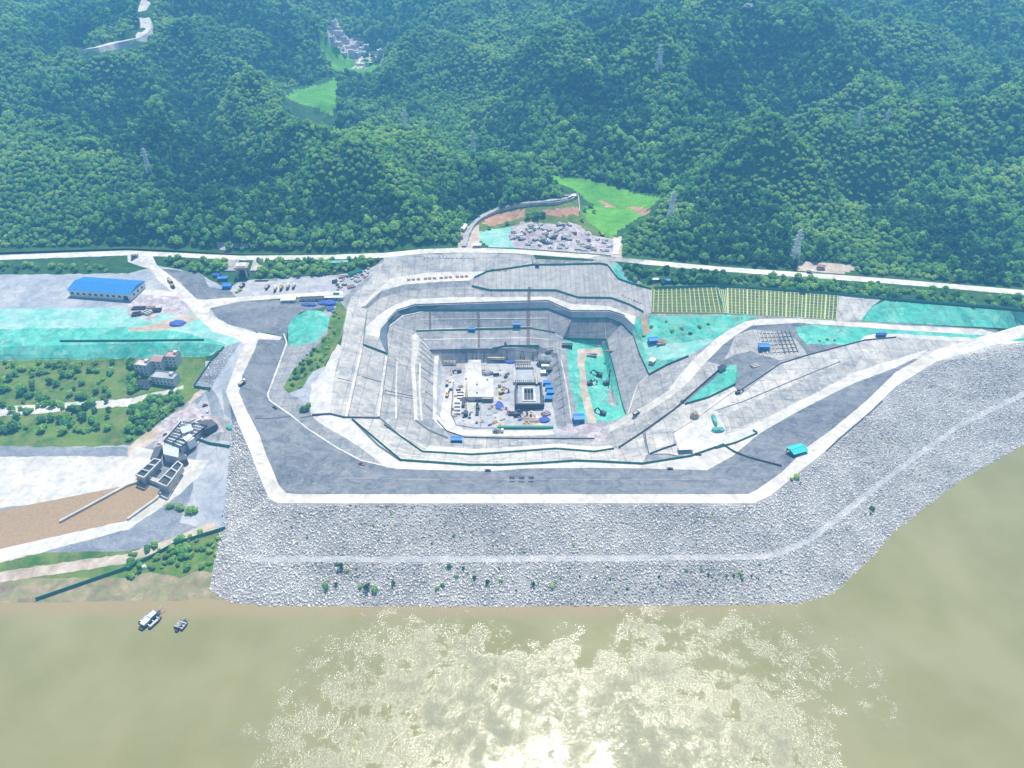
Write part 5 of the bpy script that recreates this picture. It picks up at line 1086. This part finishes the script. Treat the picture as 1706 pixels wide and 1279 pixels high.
# the rubble / precast yard above the road
k = 0; YP = [(856,384),(872,374),(958,374),(983,390),(1024,402),(1022,420),(960,416),(866,408),(850,396)]; rs = random.Random(3)
while k < 85:
    x = rs.uniform(850, 1025); y = rs.uniform(373, 420)
    if not in_poly([x], [y], YP)[0]: continue
    p = hp(x, y); mb = MB(); L_ = rs.uniform(2.5, 7)
    for j in range(3): mb.box((rs.uniform(-1, 1), (j - 1) * 1.5, .6 + .3 * (j % 2)), (L_, 1.2, 1.2 + .6 * (j % 2)), rs.uniform(-.1, .1))
    o = mb.build('precast_stack', M[rs.choice(['slabw', 'metal', 'ridge', 'white', 'white', 'metal', 'joint'])]); o.location = p; o.rotation_euler = (0, 0, R(rs.choice([0, 8, 20, 90, -15]) + rs.uniform(-6, 6)))
    tag(o, 'stack of grey precast pieces lying in the rubble yard above the upper road', 'stack', 'precast stacks in the rubble yard'); k += 1
# scattered bits in the left yard end
for k in range(26):
    x = rs.uniform(562, 622); y = 476 - (x - 562) * .45 + rs.uniform(-9, 8); p = gp(x, y); mb = MB(); L_ = rs.uniform(1.5, 4)
    for j in range(2): mb.box((0, j * 1.2, .5), (L_, 1, 1), rs.uniform(-.4, .4))
    o = mb.build('timber_pile', M[rs.choice(['pinkroof', 'rubble', 'dkmetal', 'tan', 'white'])]); o.location = p; o.rotation_euler = (0, 0, rs.uniform(0, 3)); tag(o, 'small pile of boards in the crowded corner of the white yard', 'pile', 'board piles in the yard corner')

# ------------------------------------------------------------------ works on the pit floor
def block(name, outline, h, mat, label, cat, base=None, parts=()):
    W = [gp(*q) for q in outline]; c = sum(W, Vector()) / len(W); zb = min(p.z for p in W) if base is None else base
    n = len(W); vs = [(p.x - c.x, p.y - c.y, -1.5) for p in W] + [(p.x - c.x, p.y - c.y, h) for p in W]
    root = empty(name, (c.x, c.y, zb)); fs = [tuple(range(n, 2 * n))] + [(i, (i + 1) % n, n + (i + 1) % n, n + i) for i in range(n)]
    o = MB().add(vs, fs).build('deck', mat, root); return tag(root, label, cat), c, zb
r1, c1, _ = block('concrete_deck', [(780,668),(822,668),(822,637),(803,634),(801,606),(781,606),(778,640)], 4.5, M['white'], 'stepped white concrete deck in the middle of the pit floor', 'deck')
for q in ((795,648),(795,662),(812,640)): p = gp(*q); MB().cyl((p.x - c1.x, p.y - c1.y, 4.4), (p.x - c1.x, p.y - c1.y, 5.6), .6, None, 8).build('bollard', M['dkmetal'], r1)
# curved ramp beside it
mb = MB(); p0 = gp(806,628); n = 14
for i in range(n):
    a = math.pi * (.05 + .55 * i / n); b2 = math.pi * (.05 + .55 * (i + 1) / n)
    vs = []
    for t_ in (a, b2):
        for rr_ in (9, 14): vs += [(rr_ * math.cos(t_), rr_ * math.sin(t_), -.5), (rr_ * math.cos(t_), rr_ * math.sin(t_), 3.2 - 2.6 * (t_ / math.pi))]
    mb.add(vs, [(1, 3, 7, 5), (2, 6, 7, 3), (0, 1, 5, 4)])
o = mb.build('curved_wall', M['slabw']); o.location = (p0.x, p0.y, p0.z); tag(o, 'curved grey concrete wall beside the stepped deck', 'wall')
blob(812,622,5.5,3,M['ridge'],'grey spoil heap inside the curved wall','heap','spoil_heap',21,1,.7)
# square shaft frames: far one empty, near one with dark walls and an inner slab with an opening
def ring(mb, x0, x1, y0, y1, t, z0, z1):
    mb.box(((x0 + x1) / 2, y0 + t / 2, (z0 + z1) / 2), (x1 - x0, t, z1 - z0)); mb.box(((x0 + x1) / 2, y1 - t / 2, (z0 + z1) / 2), (x1 - x0, t, z1 - z0))
    mb.box((x0 + t / 2, (y0 + y1) / 2, (z0 + z1) / 2), (t, y1 - y0 - 2 * t, z1 - z0)); mb.box((x1 - t / 2, (y0 + y1) / 2, (z0 + z1) / 2), (t, y1 - y0 - 2 * t, z1 - z0)); return mb
pa, pb, pc, pd = gp(855,640), gp(894,640), gp(894,613), gp(855,613); o_ = gp(875,640); root = empty('shaft_frame', o_)
ring(MB(), pa.x - o_.x, pb.x - o_.x, 0, pd.y - o_.y, 2.2, -1, 2.6).build('rim', M['slabw'], root); MB().box((0, (pd.y - o_.y) / 2, .2), (pb.x - pa.x - 5, pd.y - pa.y - 5, .5)).build('slab', M['pave'], root)
rs = random.Random(9)
for side in range(2):
    for k in range(int((pb.x - pa.x - 3) / 1.8)): MB().box((pa.x - o_.x + 2 + k * 1.8, (1.2 if side else pd.y - o_.y - 1.2), 3.1), (.5, .5, 1.4)).build('starter_bar', M['dkmetal'], root)
tag(root, 'pale open shaft frame on the far side of the dark walled one', 'shaft')
qa, qb, qd = gp(858,682), gp(905,682), gp(858,645); o_ = gp(881,682); root = empty('pump_shaft', o_); x0, x1, y1 = qa.x - o_.x, qb.x - o_.x, qd.y - o_.y
ring(MB(), x0, x1, 0, y1, 1.6, -1, 5.5).build('outer_wall', M['dkmetal'], root)
ring(MB(), x0 + 2.4, x1 - 2.4, 2.4, y1 - 2.4, 4.2, -1, 3.6).build('inner_slab', M['pave'], root); ring(MB(), x0 + 6.2, x1 - 6.2, 6.2, y1 - 6.2, 1.6, 3.0, 4.4).build('shaft_collar', M['white'], root)
MB().box(((x0 + x1) / 2, y1 / 2, .4), (x1 - x0 - 14, y1 - 14, .6)).build('shaft_floor', M['dkmetal'], root); mm = MB(); [mm.bar(((x0 + x1) / 2 - 4 + k * 2.6, 7, 4.6), ((x0 + x1) / 2 - 4 + k * 2.6, y1 - 7, 4.6), .3) for k in range(4)]; mm.build('cross_beams', M['slabw'], root)
for k in range(3): MB().box((x1 + .5, 3 + k * 5.2, 3), (1, 3.4, 3)).build('bracket', M['joint'], root)
tag(root, 'square pump shaft with dark outer walls and a dark central opening', 'shaft')
for i, (x, y, L_, W_2, mt, lb) in enumerate([(911,640,6,4,'blue','upper blue cabin east of the pump shaft'),(915,648,6,4,'blue','second blue cabin east of the pump shaft'),(917,656,6,4,'blue','third blue cabin east of the pump shaft'),(914,666,6,4,'blue','lowest blue cabin east of the pump shaft'),(908,612,6,4,'white_paint','white cabin beside the far shaft frame'),(907,623,6,4,'white_paint','second white cabin beside the far shaft frame'),(915,618,5,4,'dkmetal','dark cabin between the white ones'),(901,604,5,3,'white_paint','small white cabin north of the far shaft frame'),(912,600,9,5,'metal','broad grey cabin at the north east corner')]):
    hut(x, y, L_, W_2, 2.8, 0, M[mt], lb, wallm=M[mt] if mt != 'blue' else M['blue'], flat=True)
o = MB().box((0, 0, 1.3), (2.6, 12, 2.6)).build('shipping_container', M['dkmetal']); o.location = gp(772,672); tag(o, 'long dark container standing north to south on the pit floor', 'container')
for i in range(4): o = MB().box((0, 0, .8), (5, .7, 1.6)).build('formwork_panel', M['metal']); o.location = gp(762, 672 + i * 6); tag(o, '%s grey formwork panel west of the dark container' % ('first', 'second', 'third', 'fourth')[i], 'panel', 'formwork panels on the floor')
o = MB().box((0, 0, .9), (46, 2.2, 1.8)).build('retaining_kerb', M['grnfence']); o.location = gp(875,713); tag(o, 'long dark green barrier along the south side of the pit floor', 'barrier')
# north wall clutter: props leaning against the slope
for i, x in enumerate((778,786,795,805,846,866,874,884,889,894)):
    a = gp(x, 604 if x < 840 else 601); b_ = gp(x + (3 if i % 2 else -2), 588); o = MB().bar((0, 0, 0), b_ - a + Vector((0, 0, 2.5)), .45).build('prop', M['dkmetal'] if x != 884 else M['frameY']); o.location = a; tag(o, 'dark prop leaning on the wall north of the pit floor, among its row', 'prop', 'props on the north wall') if x != 884 else tag(o, 'yellow prop leaning on the wall north of the far shaft frame', 'prop')
for i in range(7):
    a = gp(921 + i * 1.2, 610 + i * 12); b_ = gp(931 + i * 1.8, 602 + i * 12); o = MB().bar((0, 0, .2), b_ - a + Vector((0, 0, 1)), .4).build('strut', M['metal']); o.location = a; tag(o, 'slanting strut on the east side wall of the pit floor, one of a row', 'strut', 'struts east of the floor')
# small materials lying about the pit floor and benches
rs = random.Random(12); FL = [(740,614),(900,610),(918,706),(775,710),(750,690)]; KP = []; k = 0
CLM = [('grey steel', 'metal'), ('dark steel', 'dkmetal'), ('tan timber', 'tan'), ('rusty', 'pinkroof'), ('blue', 'blue2'), ('pale concrete', 'white'), ('yellow', 'yellow'), ('orange red', 'red')]
while k < 64:
    x = rs.uniform(735, 925); y = rs.uniform(600, 712)
    if not in_poly([x], [y], FL)[0] or (777 < x < 824 and 604 < y < 672) or (850 < x < 908 and 608 < y < 686): continue
    if any(abs(x - a) + abs(y - b_) < 5 for a, b_ in KP): continue
    KP.append((x, y)); nm_, mt_ = rs.choice(CLM); L_ = rs.uniform(1.5, 5); mb = MB()
    for j in range(rs.choice((2, 3, 4))): mb.box((rs.uniform(-.3, .3), j * .7 - .7, .35 + .2 * (j % 2)), (L_ * rs.uniform(.7, 1), .62, .7 + .4 * (j % 2)))
    o = mb.build('material_pile', M[mt_]); o.location = gp(x, y); o.rotation_euler = (0, 0, R(rs.choice((0, 90, 0, 90, 30)) + rs.uniform(-12, 12)))
    tag(o, 'small %s pile lying loose on the dusty pit floor' % nm_, 'pile', nm_ + ' piles on the pit floor'); k += 1
def scaffold(px, py, L, W, H, rz, label):
    p = gp(px, py); root = empty('scaffold', p, R(rz)); nx = max(1, int(L / 2.5)); nz = int(H / 2)
    for i in range(nx + 1):
        for sy in (0, W): MB().bar((i * L / nx, sy, -.5), (i * L / nx, sy, H), .18).build('standard', M['rail'], root)
    for z in range(1, nz + 1):
        for sy in (0, W): MB().bar((0, sy, z * 2 - .2), (L, sy, z * 2 - .2), .16).build('ledger', M['rail'], root)
        MB().box((L / 2, W / 2, z * 2 - .25), (L, W * .7, .12)).build('deck_boards', M['tan'], root)
    tag(root, label, 'scaffold')
scaffold(858,610,14,2,6,0,'scaffold along the north side of the far shaft frame'); scaffold(896,648,12,2,6,92,'scaffold along the east wall of the pump shaft'); scaffold(803,670,9,2,4,0,'low scaffold in front of the stepped white deck')
scaffold(779,668,14,2,4,90,'scaffold along the west side of the stepped white deck'); scaffold(738,608,12,2,5,0,'scaffold at the north west corner of the pit floor'); scaffold(812,602,16,2,5,0,'scaffold under the north wall between the props')
excavator(836,655,30,'yellow excavator west of the pump shaft', M['yellow'], 1.1); excavator(745,660,80,'orange excavator on the white floor road', M['yellow'], .9)
truck(745,640,92,'tan tipper on the west floor road', M['tan'], False, L=7.5); truck(830,720,3,'white mixer truck on the south floor road'); truck(1060,690,40,'white lorry driving up the ramp road', M['white_paint'], False, L=7.5); truck(404,640,70,'white lorry on the west stretch of the crest road', M['white_paint'], False, L=8)
# curved retaining wall of the lane
W = [hp(x, y) for x, y in resample([(783,392),(788,380),(802,366),(830,353),(860,345),(890,342),(930,340),(952,335),(963,328),(965,345),(965,356)], 6)]; mb = MB(); o0 = W[0]
for a, b_ in zip(W[:-1], W[1:]): mb.bar(a - o0 + Vector((0, 0, .8)), b_ - o0 + Vector((0, 0, .8)), 1.1, 4.5)
o = mb.build('retaining_wall', M['slabw']); o.location = o0; tag(o, 'curved grey retaining wall of the lane round the red soil plots', 'wall')
W = [hp(x, y) for x, y in resample([(773,412),(778,395),(786,378),(800,363),(830,348),(862,340),(900,337),(940,333),(960,324)], 6)]; mb = MB()
n = len(W); vs = []
for i, p in enumerate(W):
    a = W[max(0, i - 1)]; b_ = W[min(n - 1, i + 1)]; d = (b_ - a); s = Vector((-d.y, d.x, 0)).normalized() * 2.4
    vs += [(p.x - s.x, p.y - s.y, p.z + 1.6), (p.x + s.x, p.y + s.y, p.z + 1.6)]
tag(MB().add(vs, [(2 * i, 2 * i + 2, 2 * i + 3, 2 * i + 1) for i in range(n - 1)]).build('lane', M['pave']), kind='structure')

for pts, wd in (([(262,-50),(250,-20),(243,5),(236,22),(246,42),(240,56),(222,66),(190,72),(140,84)], 15), ([(604,88),(600,98),(597,108),(585,116),(560,124)], 5), ([(595,107),(620,107)], 9), ([(1036,395),(1028,412),(1024,430)], 6)):
    W = [hp(x, y) for x, y in resample(pts, 5)]; n = len(W); vs = []
    for _ in range(3 if wd > 10 else 0): W = [W[0]] + [(W[k_ - 1] + W[k_] + W[k_ + 1]) / 3 for k_ in range(1, n - 1)] + [W[-1]]
    for i, p in enumerate(W):
        a = W[max(0, i - 2)]; b_ = W[min(n - 1, i + 2)]; d = (b_ - a); s = Vector((-d.y, d.x, 0)).normalized() * wd / 2
        zz = max(p.z, hz(p.x - s.x, p.y - s.y), hz(p.x + s.x, p.y + s.y)) + .4; zz = zz if wd < 10 else p.z + 1.5; vs += [(p.x - s.x, p.y - s.y, zz), (p.x + s.x, p.y + s.y, zz), (p.x - s.x * 1.5, p.y - s.y * 1.5, zz - 9), (p.x + s.x * 1.5, p.y + s.y * 1.5, zz - 9)]
    tag(MB().add(vs, [q for i in range(n - 1) for q in ((4 * i, 4 * i + 4, 4 * i + 5, 4 * i + 1), (4 * i + 4, 4 * i, 4 * i + 2, 4 * i + 6), (4 * i + 1, 4 * i + 5, 4 * i + 7, 4 * i + 3))]).build('hill_road', M['road']), kind='structure')

# ------------------------------------------------------------------ sluice works, lower left
p = gp(290,745); z0_ = p.z
def wp(px, py, z): return Vector(at(px, py, z))
root = empty('sluice', (p.x, p.y, 0)); o0 = Vector((p.x, p.y, 0))
def prism(mb, quad, z0, z1):
    t_ = [wp(x, y, z1) - o0 for x, y in quad]; n = len(t_); b_ = [Vector((q.x, q.y, z0)) for q in t_]
    mb.add(b_ + t_, [tuple(range(n, 2 * n))] + [(i, (i + 1) % n, n + (i + 1) % n, n + i) for i in range(n)] + [tuple(range(n))[::-1]]); return mb
top = 16
def cell_pier(a, b_, c, d, nme):     # pier with three square wells: walls round dark floors
    q = [wp(*x, top) - o0 for x in (a, b_, c, d)]; m_ = MB()
    prism(m_, (a, b_, c, d), 2, top - 1.6); o = m_.build('pier', M['slabw'], root)
    w_ = MB(); dk = MB()
    def P(s, t_): return q[0].lerp(q[1], s).lerp(q[3].lerp(q[2], s), t_)
    for s in (0, 1 / 3, 2 / 3, 1): w_.bar(P(s, 0) + Vector((0, 0, -.7)), P(s, 1) + Vector((0, 0, -.7)), .9, 1.8)
    for t_ in (0, 1): w_.bar(P(0, t_) + Vector((0, 0, -.69)), P(1, t_) + Vector((0, 0, -.69)), .9, 1.83)
    w_.build('well_wall', M['white'], o)
    for s in (0, 1 / 3, 2 / 3):
        c_ = MB(); c_.add([P(s + .05, .1) + Vector((0, 0, -1.5)), P(s + .28, .1) + Vector((0, 0, -1.5)), P(s + .28, .9) + Vector((0, 0, -1.5)), P(s + .05, .9) + Vector((0, 0, -1.5))], [(0, 1, 2, 3)]); c_.build('well', M['dkmetal'], o)
cell_pier((226,790),(256,764),(268,766),(240,795), 'a'); cell_pier((262,803),(296,768),(304,774),(278,810), 'b')
m_ = MB(); prism(m_, ((226,790),(278,810),(280,804),(232,785)), 2, 11); m_.build('front_beam', M['slabw'], root)
m_ = MB(); prism(m_, ((270,736),(298,744),(297,762),(272,756)), 4, 17); m_.build('gate_housing', M['metal'], root)
m_ = MB(); prism(m_, ((262,762),(272,740),(258,745),(250,764)), 3, 14); prism(m_, ((298,768),(312,764),(300,746),(296,750)), 3, 14); m_.build('side_wall', M['joint'], root)
m_ = MB(); prism(m_, ((272,735),(300,700),(346,706),(300,745)), 6, 17.5); m_.build('gallery_base', M['metal'], root)
for i in range(9):
    t_ = i / 8; a = wp(274 + 30 * t_, 733 - 31 * t_, 18.4) - o0; b_ = wp(302 + 42 * t_, 744 - 36 * t_, 18.4) - o0; MB().bar(a, b_, .55, .8).build('roof_beam', M['slabw'] if i % 2 else M['joint'], root)
for a, b_ in (((273,735),(302,702)), ((287,739),(324,704)), ((301,745),(345,708))): MB().bar(wp(*a, 19.2) - o0, wp(*b_, 19.2) - o0, .6, 1.1).build('gallery_rail', M['dkmetal'], root)
m_ = MB(); prism(m_, ((330,702),(352,698),(362,706),(340,716)), 10, 18); m_.build('end_tower', M['joint'], root)
m_ = MB(); prism(m_, ((299,712),(318,706),(322,716),(304,722)), 12, 20); m_.build('control_room', M['metal'], root); m_ = MB(); prism(m_, ((304,729),(316,722),(324,729),(312,736)), 12, 19.5); m_.build('winch_cover', M['white_paint'], root)
tag(root, 'concrete sluice with two piers of square wells and a raised beam gallery', 'sluice')
channel('apron', [(213,866),(262,831),(270,820)], 1.6, 1.5, M['white']); channel('apron', [(100,870),(213,809),(232,803)], 1.6, 1.5, M['white'])
rs = random.Random(5)
for k in range(18):
    x = rs.uniform(262, 350); y = 745 - (x - 262) * .5 + rs.uniform(-18, -4); p = gp(x, y); mb = MB(); mb.box((0, 0, .5), (rs.uniform(1, 4), 1, 1)); mb.box((.5, .9, .4), (rs.uniform(1, 3), .8, .8)); o = mb.build('debris_pile', M[rs.choice(['pinkroof', 'rubble', 'dkmetal', 'metal', 'white'])]); o.location = p; o.rotation_euler = (0, 0, rs.uniform(0, 3)); tag(o, 'small debris pile on the reddish ground beside the sluice gallery', 'pile', 'debris by the sluice')

# ------------------------------------------------------------------ boats
def boat(px, py, L, rz, label, deckm, cabins):
    p = Vector(at(px, py, 0)); root = empty('work_boat', p, R(rz)); 
    def hull(y, w_, l):
        n = 9; vs = []; 
        for i in range(n):
            t_ = i / (n - 1); x = (t_ - .5) * l; k = 1 - .75 * max(0, (t_ - .65) / .35) ** 2 - .15 * max(0, (.15 - t_) / .15)
            vs += [(x, y - w_ / 2 * k, 1.1 + .3 * t_), (x, y - w_ / 2 * k * .7, -.4), (x, y + w_ / 2 * k * .7, -.4), (x, y + w_ / 2 * k, 1.1 + .3 * t_)]
        fs = [(0, 1, 2, 3), (4 * n - 1, 4 * n - 2, 4 * n - 3, 4 * n - 4)]
        for i in range(n - 1):
            a = 4 * i; fs += [(a, a + 4, a + 5, a + 1), (a + 1, a + 5, a + 6, a + 2), (a + 2, a + 6, a + 7, a + 3), (a + 3, a + 7, a + 4, a)]
        return MB().add(vs, fs)
    hull(0, L * .26, L).build('hull', M['dkmetal'], root)
    for s in (-1, 1): hull(s * L * .27, L * .16, L * .62).build('side_pontoon', M['dkmetal'], root); MB().box((-L * .05, s * L * .27, 1.45), (L * .4, L * .1, .25)).build('side_deck', M['slabw'], root)
    for x in (-.22, 0, .2): MB().box((x * L, 0, 1.5), (.5, L * .62, .3)).build('cross_beam', M['metal'], root)
    for i, (x, l, h, mt) in enumerate(cabins): c_ = MB().box((x * L, 0, 1.5 + h / 2), (l * L, L * .2, h)).build('cabin', M[mt], root); MB().box((x * L, 0, 1.5 + h + .1), (l * L + .6, L * .22, .2)).build('cabin_roof', M[deckm], c_)
    for s in (-1, 1): MB().bar((L * .35, s * L * .08, 1), (L * .72, s * L * .1, 2.2), .25).build('gangway_pole', M['metal'], root)
    MB().bar((L * .1, 0, 3), (L * .1, 0, 6.5), .2).build('mast', M['metal'], root)
    tag(root, label, 'boat')
boat(251,1034,15,62,'larger work boat with pontoons and pale deck cabins moored by the muddy bank','white_paint',[(-.2,.3,1.6,'wall'),(.14,.26,2.2,'blue')])
boat(302,1043,9,70,'smaller boat with pontoons moored to the right of the larger one','slabw',[(-.12,.34,1.2,'wall')])

# ------------------------------------------------------------------ bushes on the stones and banks
def bush(px, py, s, label, group=None, tin=None, k=3):
    p = drape(px, py, tin or GROUND); e = empty('bush', (p.x, p.y, p.z - .5 * s), random.random() * 6); e.scale = (s, s, s * .8)
    c = bpy.data.objects.new('foliage', protos[k]); COL.objects.link(c); c.parent = e; t_ = bpy.data.objects.new('stem', trunks[k]); COL.objects.link(t_); t_.parent = e
    return tag(e, label, 'bush', group)
RB = [(748,945,.5),(772,948,.42),(760,961,.5),(790,963,.42),(812,972,.55),(835,968,.5),(786,974,.25),(655,973,.55),(728,980,.6),(737,976,.5),(888,975,.6),(920,978,.6),(925,971,.35),(949,948,.3),(903,965,.25),(935,963,.22),(966,962,.3),(990,962,.32),(1012,944,.25),(568,946,.8),(578,952,.6),(542,978,.7),(612,982,.9),(600,978,.6),(625,984,.7),(560,975,.5),(1169,950,.45),(1133,962,.25),(1180,958,.35),(1186,961,.3),(1210,958,.3),(1222,960,.35),(1233,957,.55),(1236,964,.4),(1252,960,.3),(1262,964,.4),(1098,961,.28),(1160,907,.2),(1178,909,.2),(1191,907,.22),(1241,902,.2),(1326,795,.62),(1319,799,.4),(1333,806,.28),(1452,848,.55),(1450,856,.3),(1441,857,.25),(1417,879,.22),(1410,882,.2),(1301,953,.25),(1237,922,.2),(495,905,.25),(720,906,.25),(832,902,.22),(585,962,.25),(690,955,.2),(700,940,.2),(650,945,.2),(860,985,.3),(1040,966,.22),(1060,950,.2)]
for i, (x, y, s) in enumerate(RB):
    if i == 41: bush(x, y, s, 'dark bush on the stones at the edge of the crest road bend')
    elif i == 44: bush(x, y, s, 'lone dark bush on the stones near the right edge of the photo')
    else: bush(x, y, s * .66, 'small green bush growing among the embankment stones', 'bushes on the stone embankment', k=(2, 4, 3)[i % 3])
bush(320,853,1.0,'bright green bush on the pale patch beside the canal apron'); bush(300,848,.8,'yellowish bush in the middle of the pale patch by the canal'); bush(284,845,.7,'left bush of the pale patch by the canal'); bush(311,917,.9,'bright yellow green bush on the grassy river bank'); bush(508,684,.9,'dark bush at the foot of the white rock bank'); bush(514,676,.6,'small bush behind the dark one by the white rocks')
for x, y, s in ((560,505,.5),(556,520,.6),(550,545,.6),(540,565,.7),(530,585,.7),(515,600,.8),(505,615,.7),(495,630,.8),(487,642,.6),(520,615,.6),(535,600,.6),(548,580,.5),(500,645,.5)): bush(x, y, s * .75, 'low bush in the line on the grassy strip west of the pit', 'bushes on the grassy strip')
for x, y, s in ((230,935,.5),(262,925,.5),(300,930,.5),(330,915,.6),(350,905,.7),(360,925,.5),(340,940,.5),(270,945,.4),(225,955,.4),(315,900,.5),(362,897,.5)): bush(x, y, s * .8, 'low green bush on the grassy river bank near the dark green fence', 'bushes on the river bank')
for x, y, s in ((395,487,.4),(400,484,.5),(480,462,.5),(436,452,.3)): bush(x, y, s, 'small bush at the front edge of the tower yard' if y > 480 else 'small bush at the back of the white yard', 'bushes of the yard front' if y > 480 else 'bushes of the yard back')
for x, y, s in ((1072,560,.5),(1085,545,.6),(1120,552,.7),(1136,548,.6),(1165,545,.7),(1180,540,.5),(1150,556,.6),(1110,536,.4),(1365,568,.4),(1378,566,.4),(1390,567,.4)): bush(x, y, s * .8, 'scrubby bush poking through the turquoise netting', 'bushes in the turquoise netting')
for i, (x, y, s) in enumerate(((893,362,1.1),(880,362,1.0),(905,360,.8),(845,374,.7),(815,382,.6),(985,345,.8),(975,352,.9),(990,355,.7),(970,368,.6))): bush(x, y, s, 'dark round tree beside the red soil plots inside the curved lane', 'trees by the red soil plots', HILL, 0)
rs = random.Random(31); k = 0; BP = [(213,925),(262,905),(300,893),(345,884),(370,882),(370,905),(352,945),(320,950),(290,945),(262,948),(213,965)]
while k < 46:
    x = rs.uniform(213, 370); y = rs.uniform(884, 965)
    if in_poly([x], [y], BP)[0]: bush(x, y, rs.uniform(.28, .6), 'low green bush on the grassy river bank near the dark green fence', 'bushes on the river bank', k=rs.choice((2, 3))); k += 1
GP_ = [(562,505),(572,520),(562,560),(540,605),(510,625),(485,650),(478,642),(500,600),(530,575),(550,545)]; k = 0
while k < 40:
    x = rs.uniform(478, 572); y = rs.uniform(505, 652)
    if in_poly([x], [y], GP_)[0]: bush(x, y, rs.uniform(.2, .42), 'low bush in the line on the grassy strip west of the pit', 'bushes on the grassy strip', k=rs.choice((2, 3))); k += 1
for k in range(60): bush(rs.uniform(470, 1290), rs.choice((rs.uniform(940, 990), rs.uniform(940, 990), rs.uniform(850, 920))), rs.uniform(.1, .24), 'small green bush growing among the embankment stones', 'bushes on the stone embankment', k=rs.choice((2, 3)))
# pale rocks high on the mountain, bare scar under the pylon
for x, y, r_ in ((988,106,7),(980,103,5),(1016,98,4),(1247,12,8),(795,266,6),(788,268,5)): blob(x, y, r_, r_ * .8, M['slabw'] if y < 200 else M['tan'], 'bare pale rock patch among the trees at %s' % {988: 'the middle of the mountain', 980: 'the left of the mountain scar', 1016: 'the right of the mountain scar', 1247: 'the mountain top', 795: 'the pylon foot, right', 788: 'the pylon foot, left'}[x], 'rock', 'bare_rock', int(x), 1, .8, HILL)

# ------------------------------------------------------------------ air
m = bpy.data.materials.new('haze_air'); m.use_nodes = True; nt = m.node_tree; nt.nodes.clear()
pv = nt.nodes.new('ShaderNodeVolumePrincipled'); out = nt.nodes.new('ShaderNodeOutputMaterial'); nt.links.new(pv.outputs[0], out.inputs['Volume'])
pv.inputs['Color'].default_value = (.16, .56, 1, 1); pv.inputs['Density'].default_value = .00038; pv.inputs['Anisotropy'].default_value = .0
mb = MB(); mb.box((0, 1000, 190), (5400, 3800, 400)); hz_ = mb.build('haze', m); tag(hz_, kind='stuff')
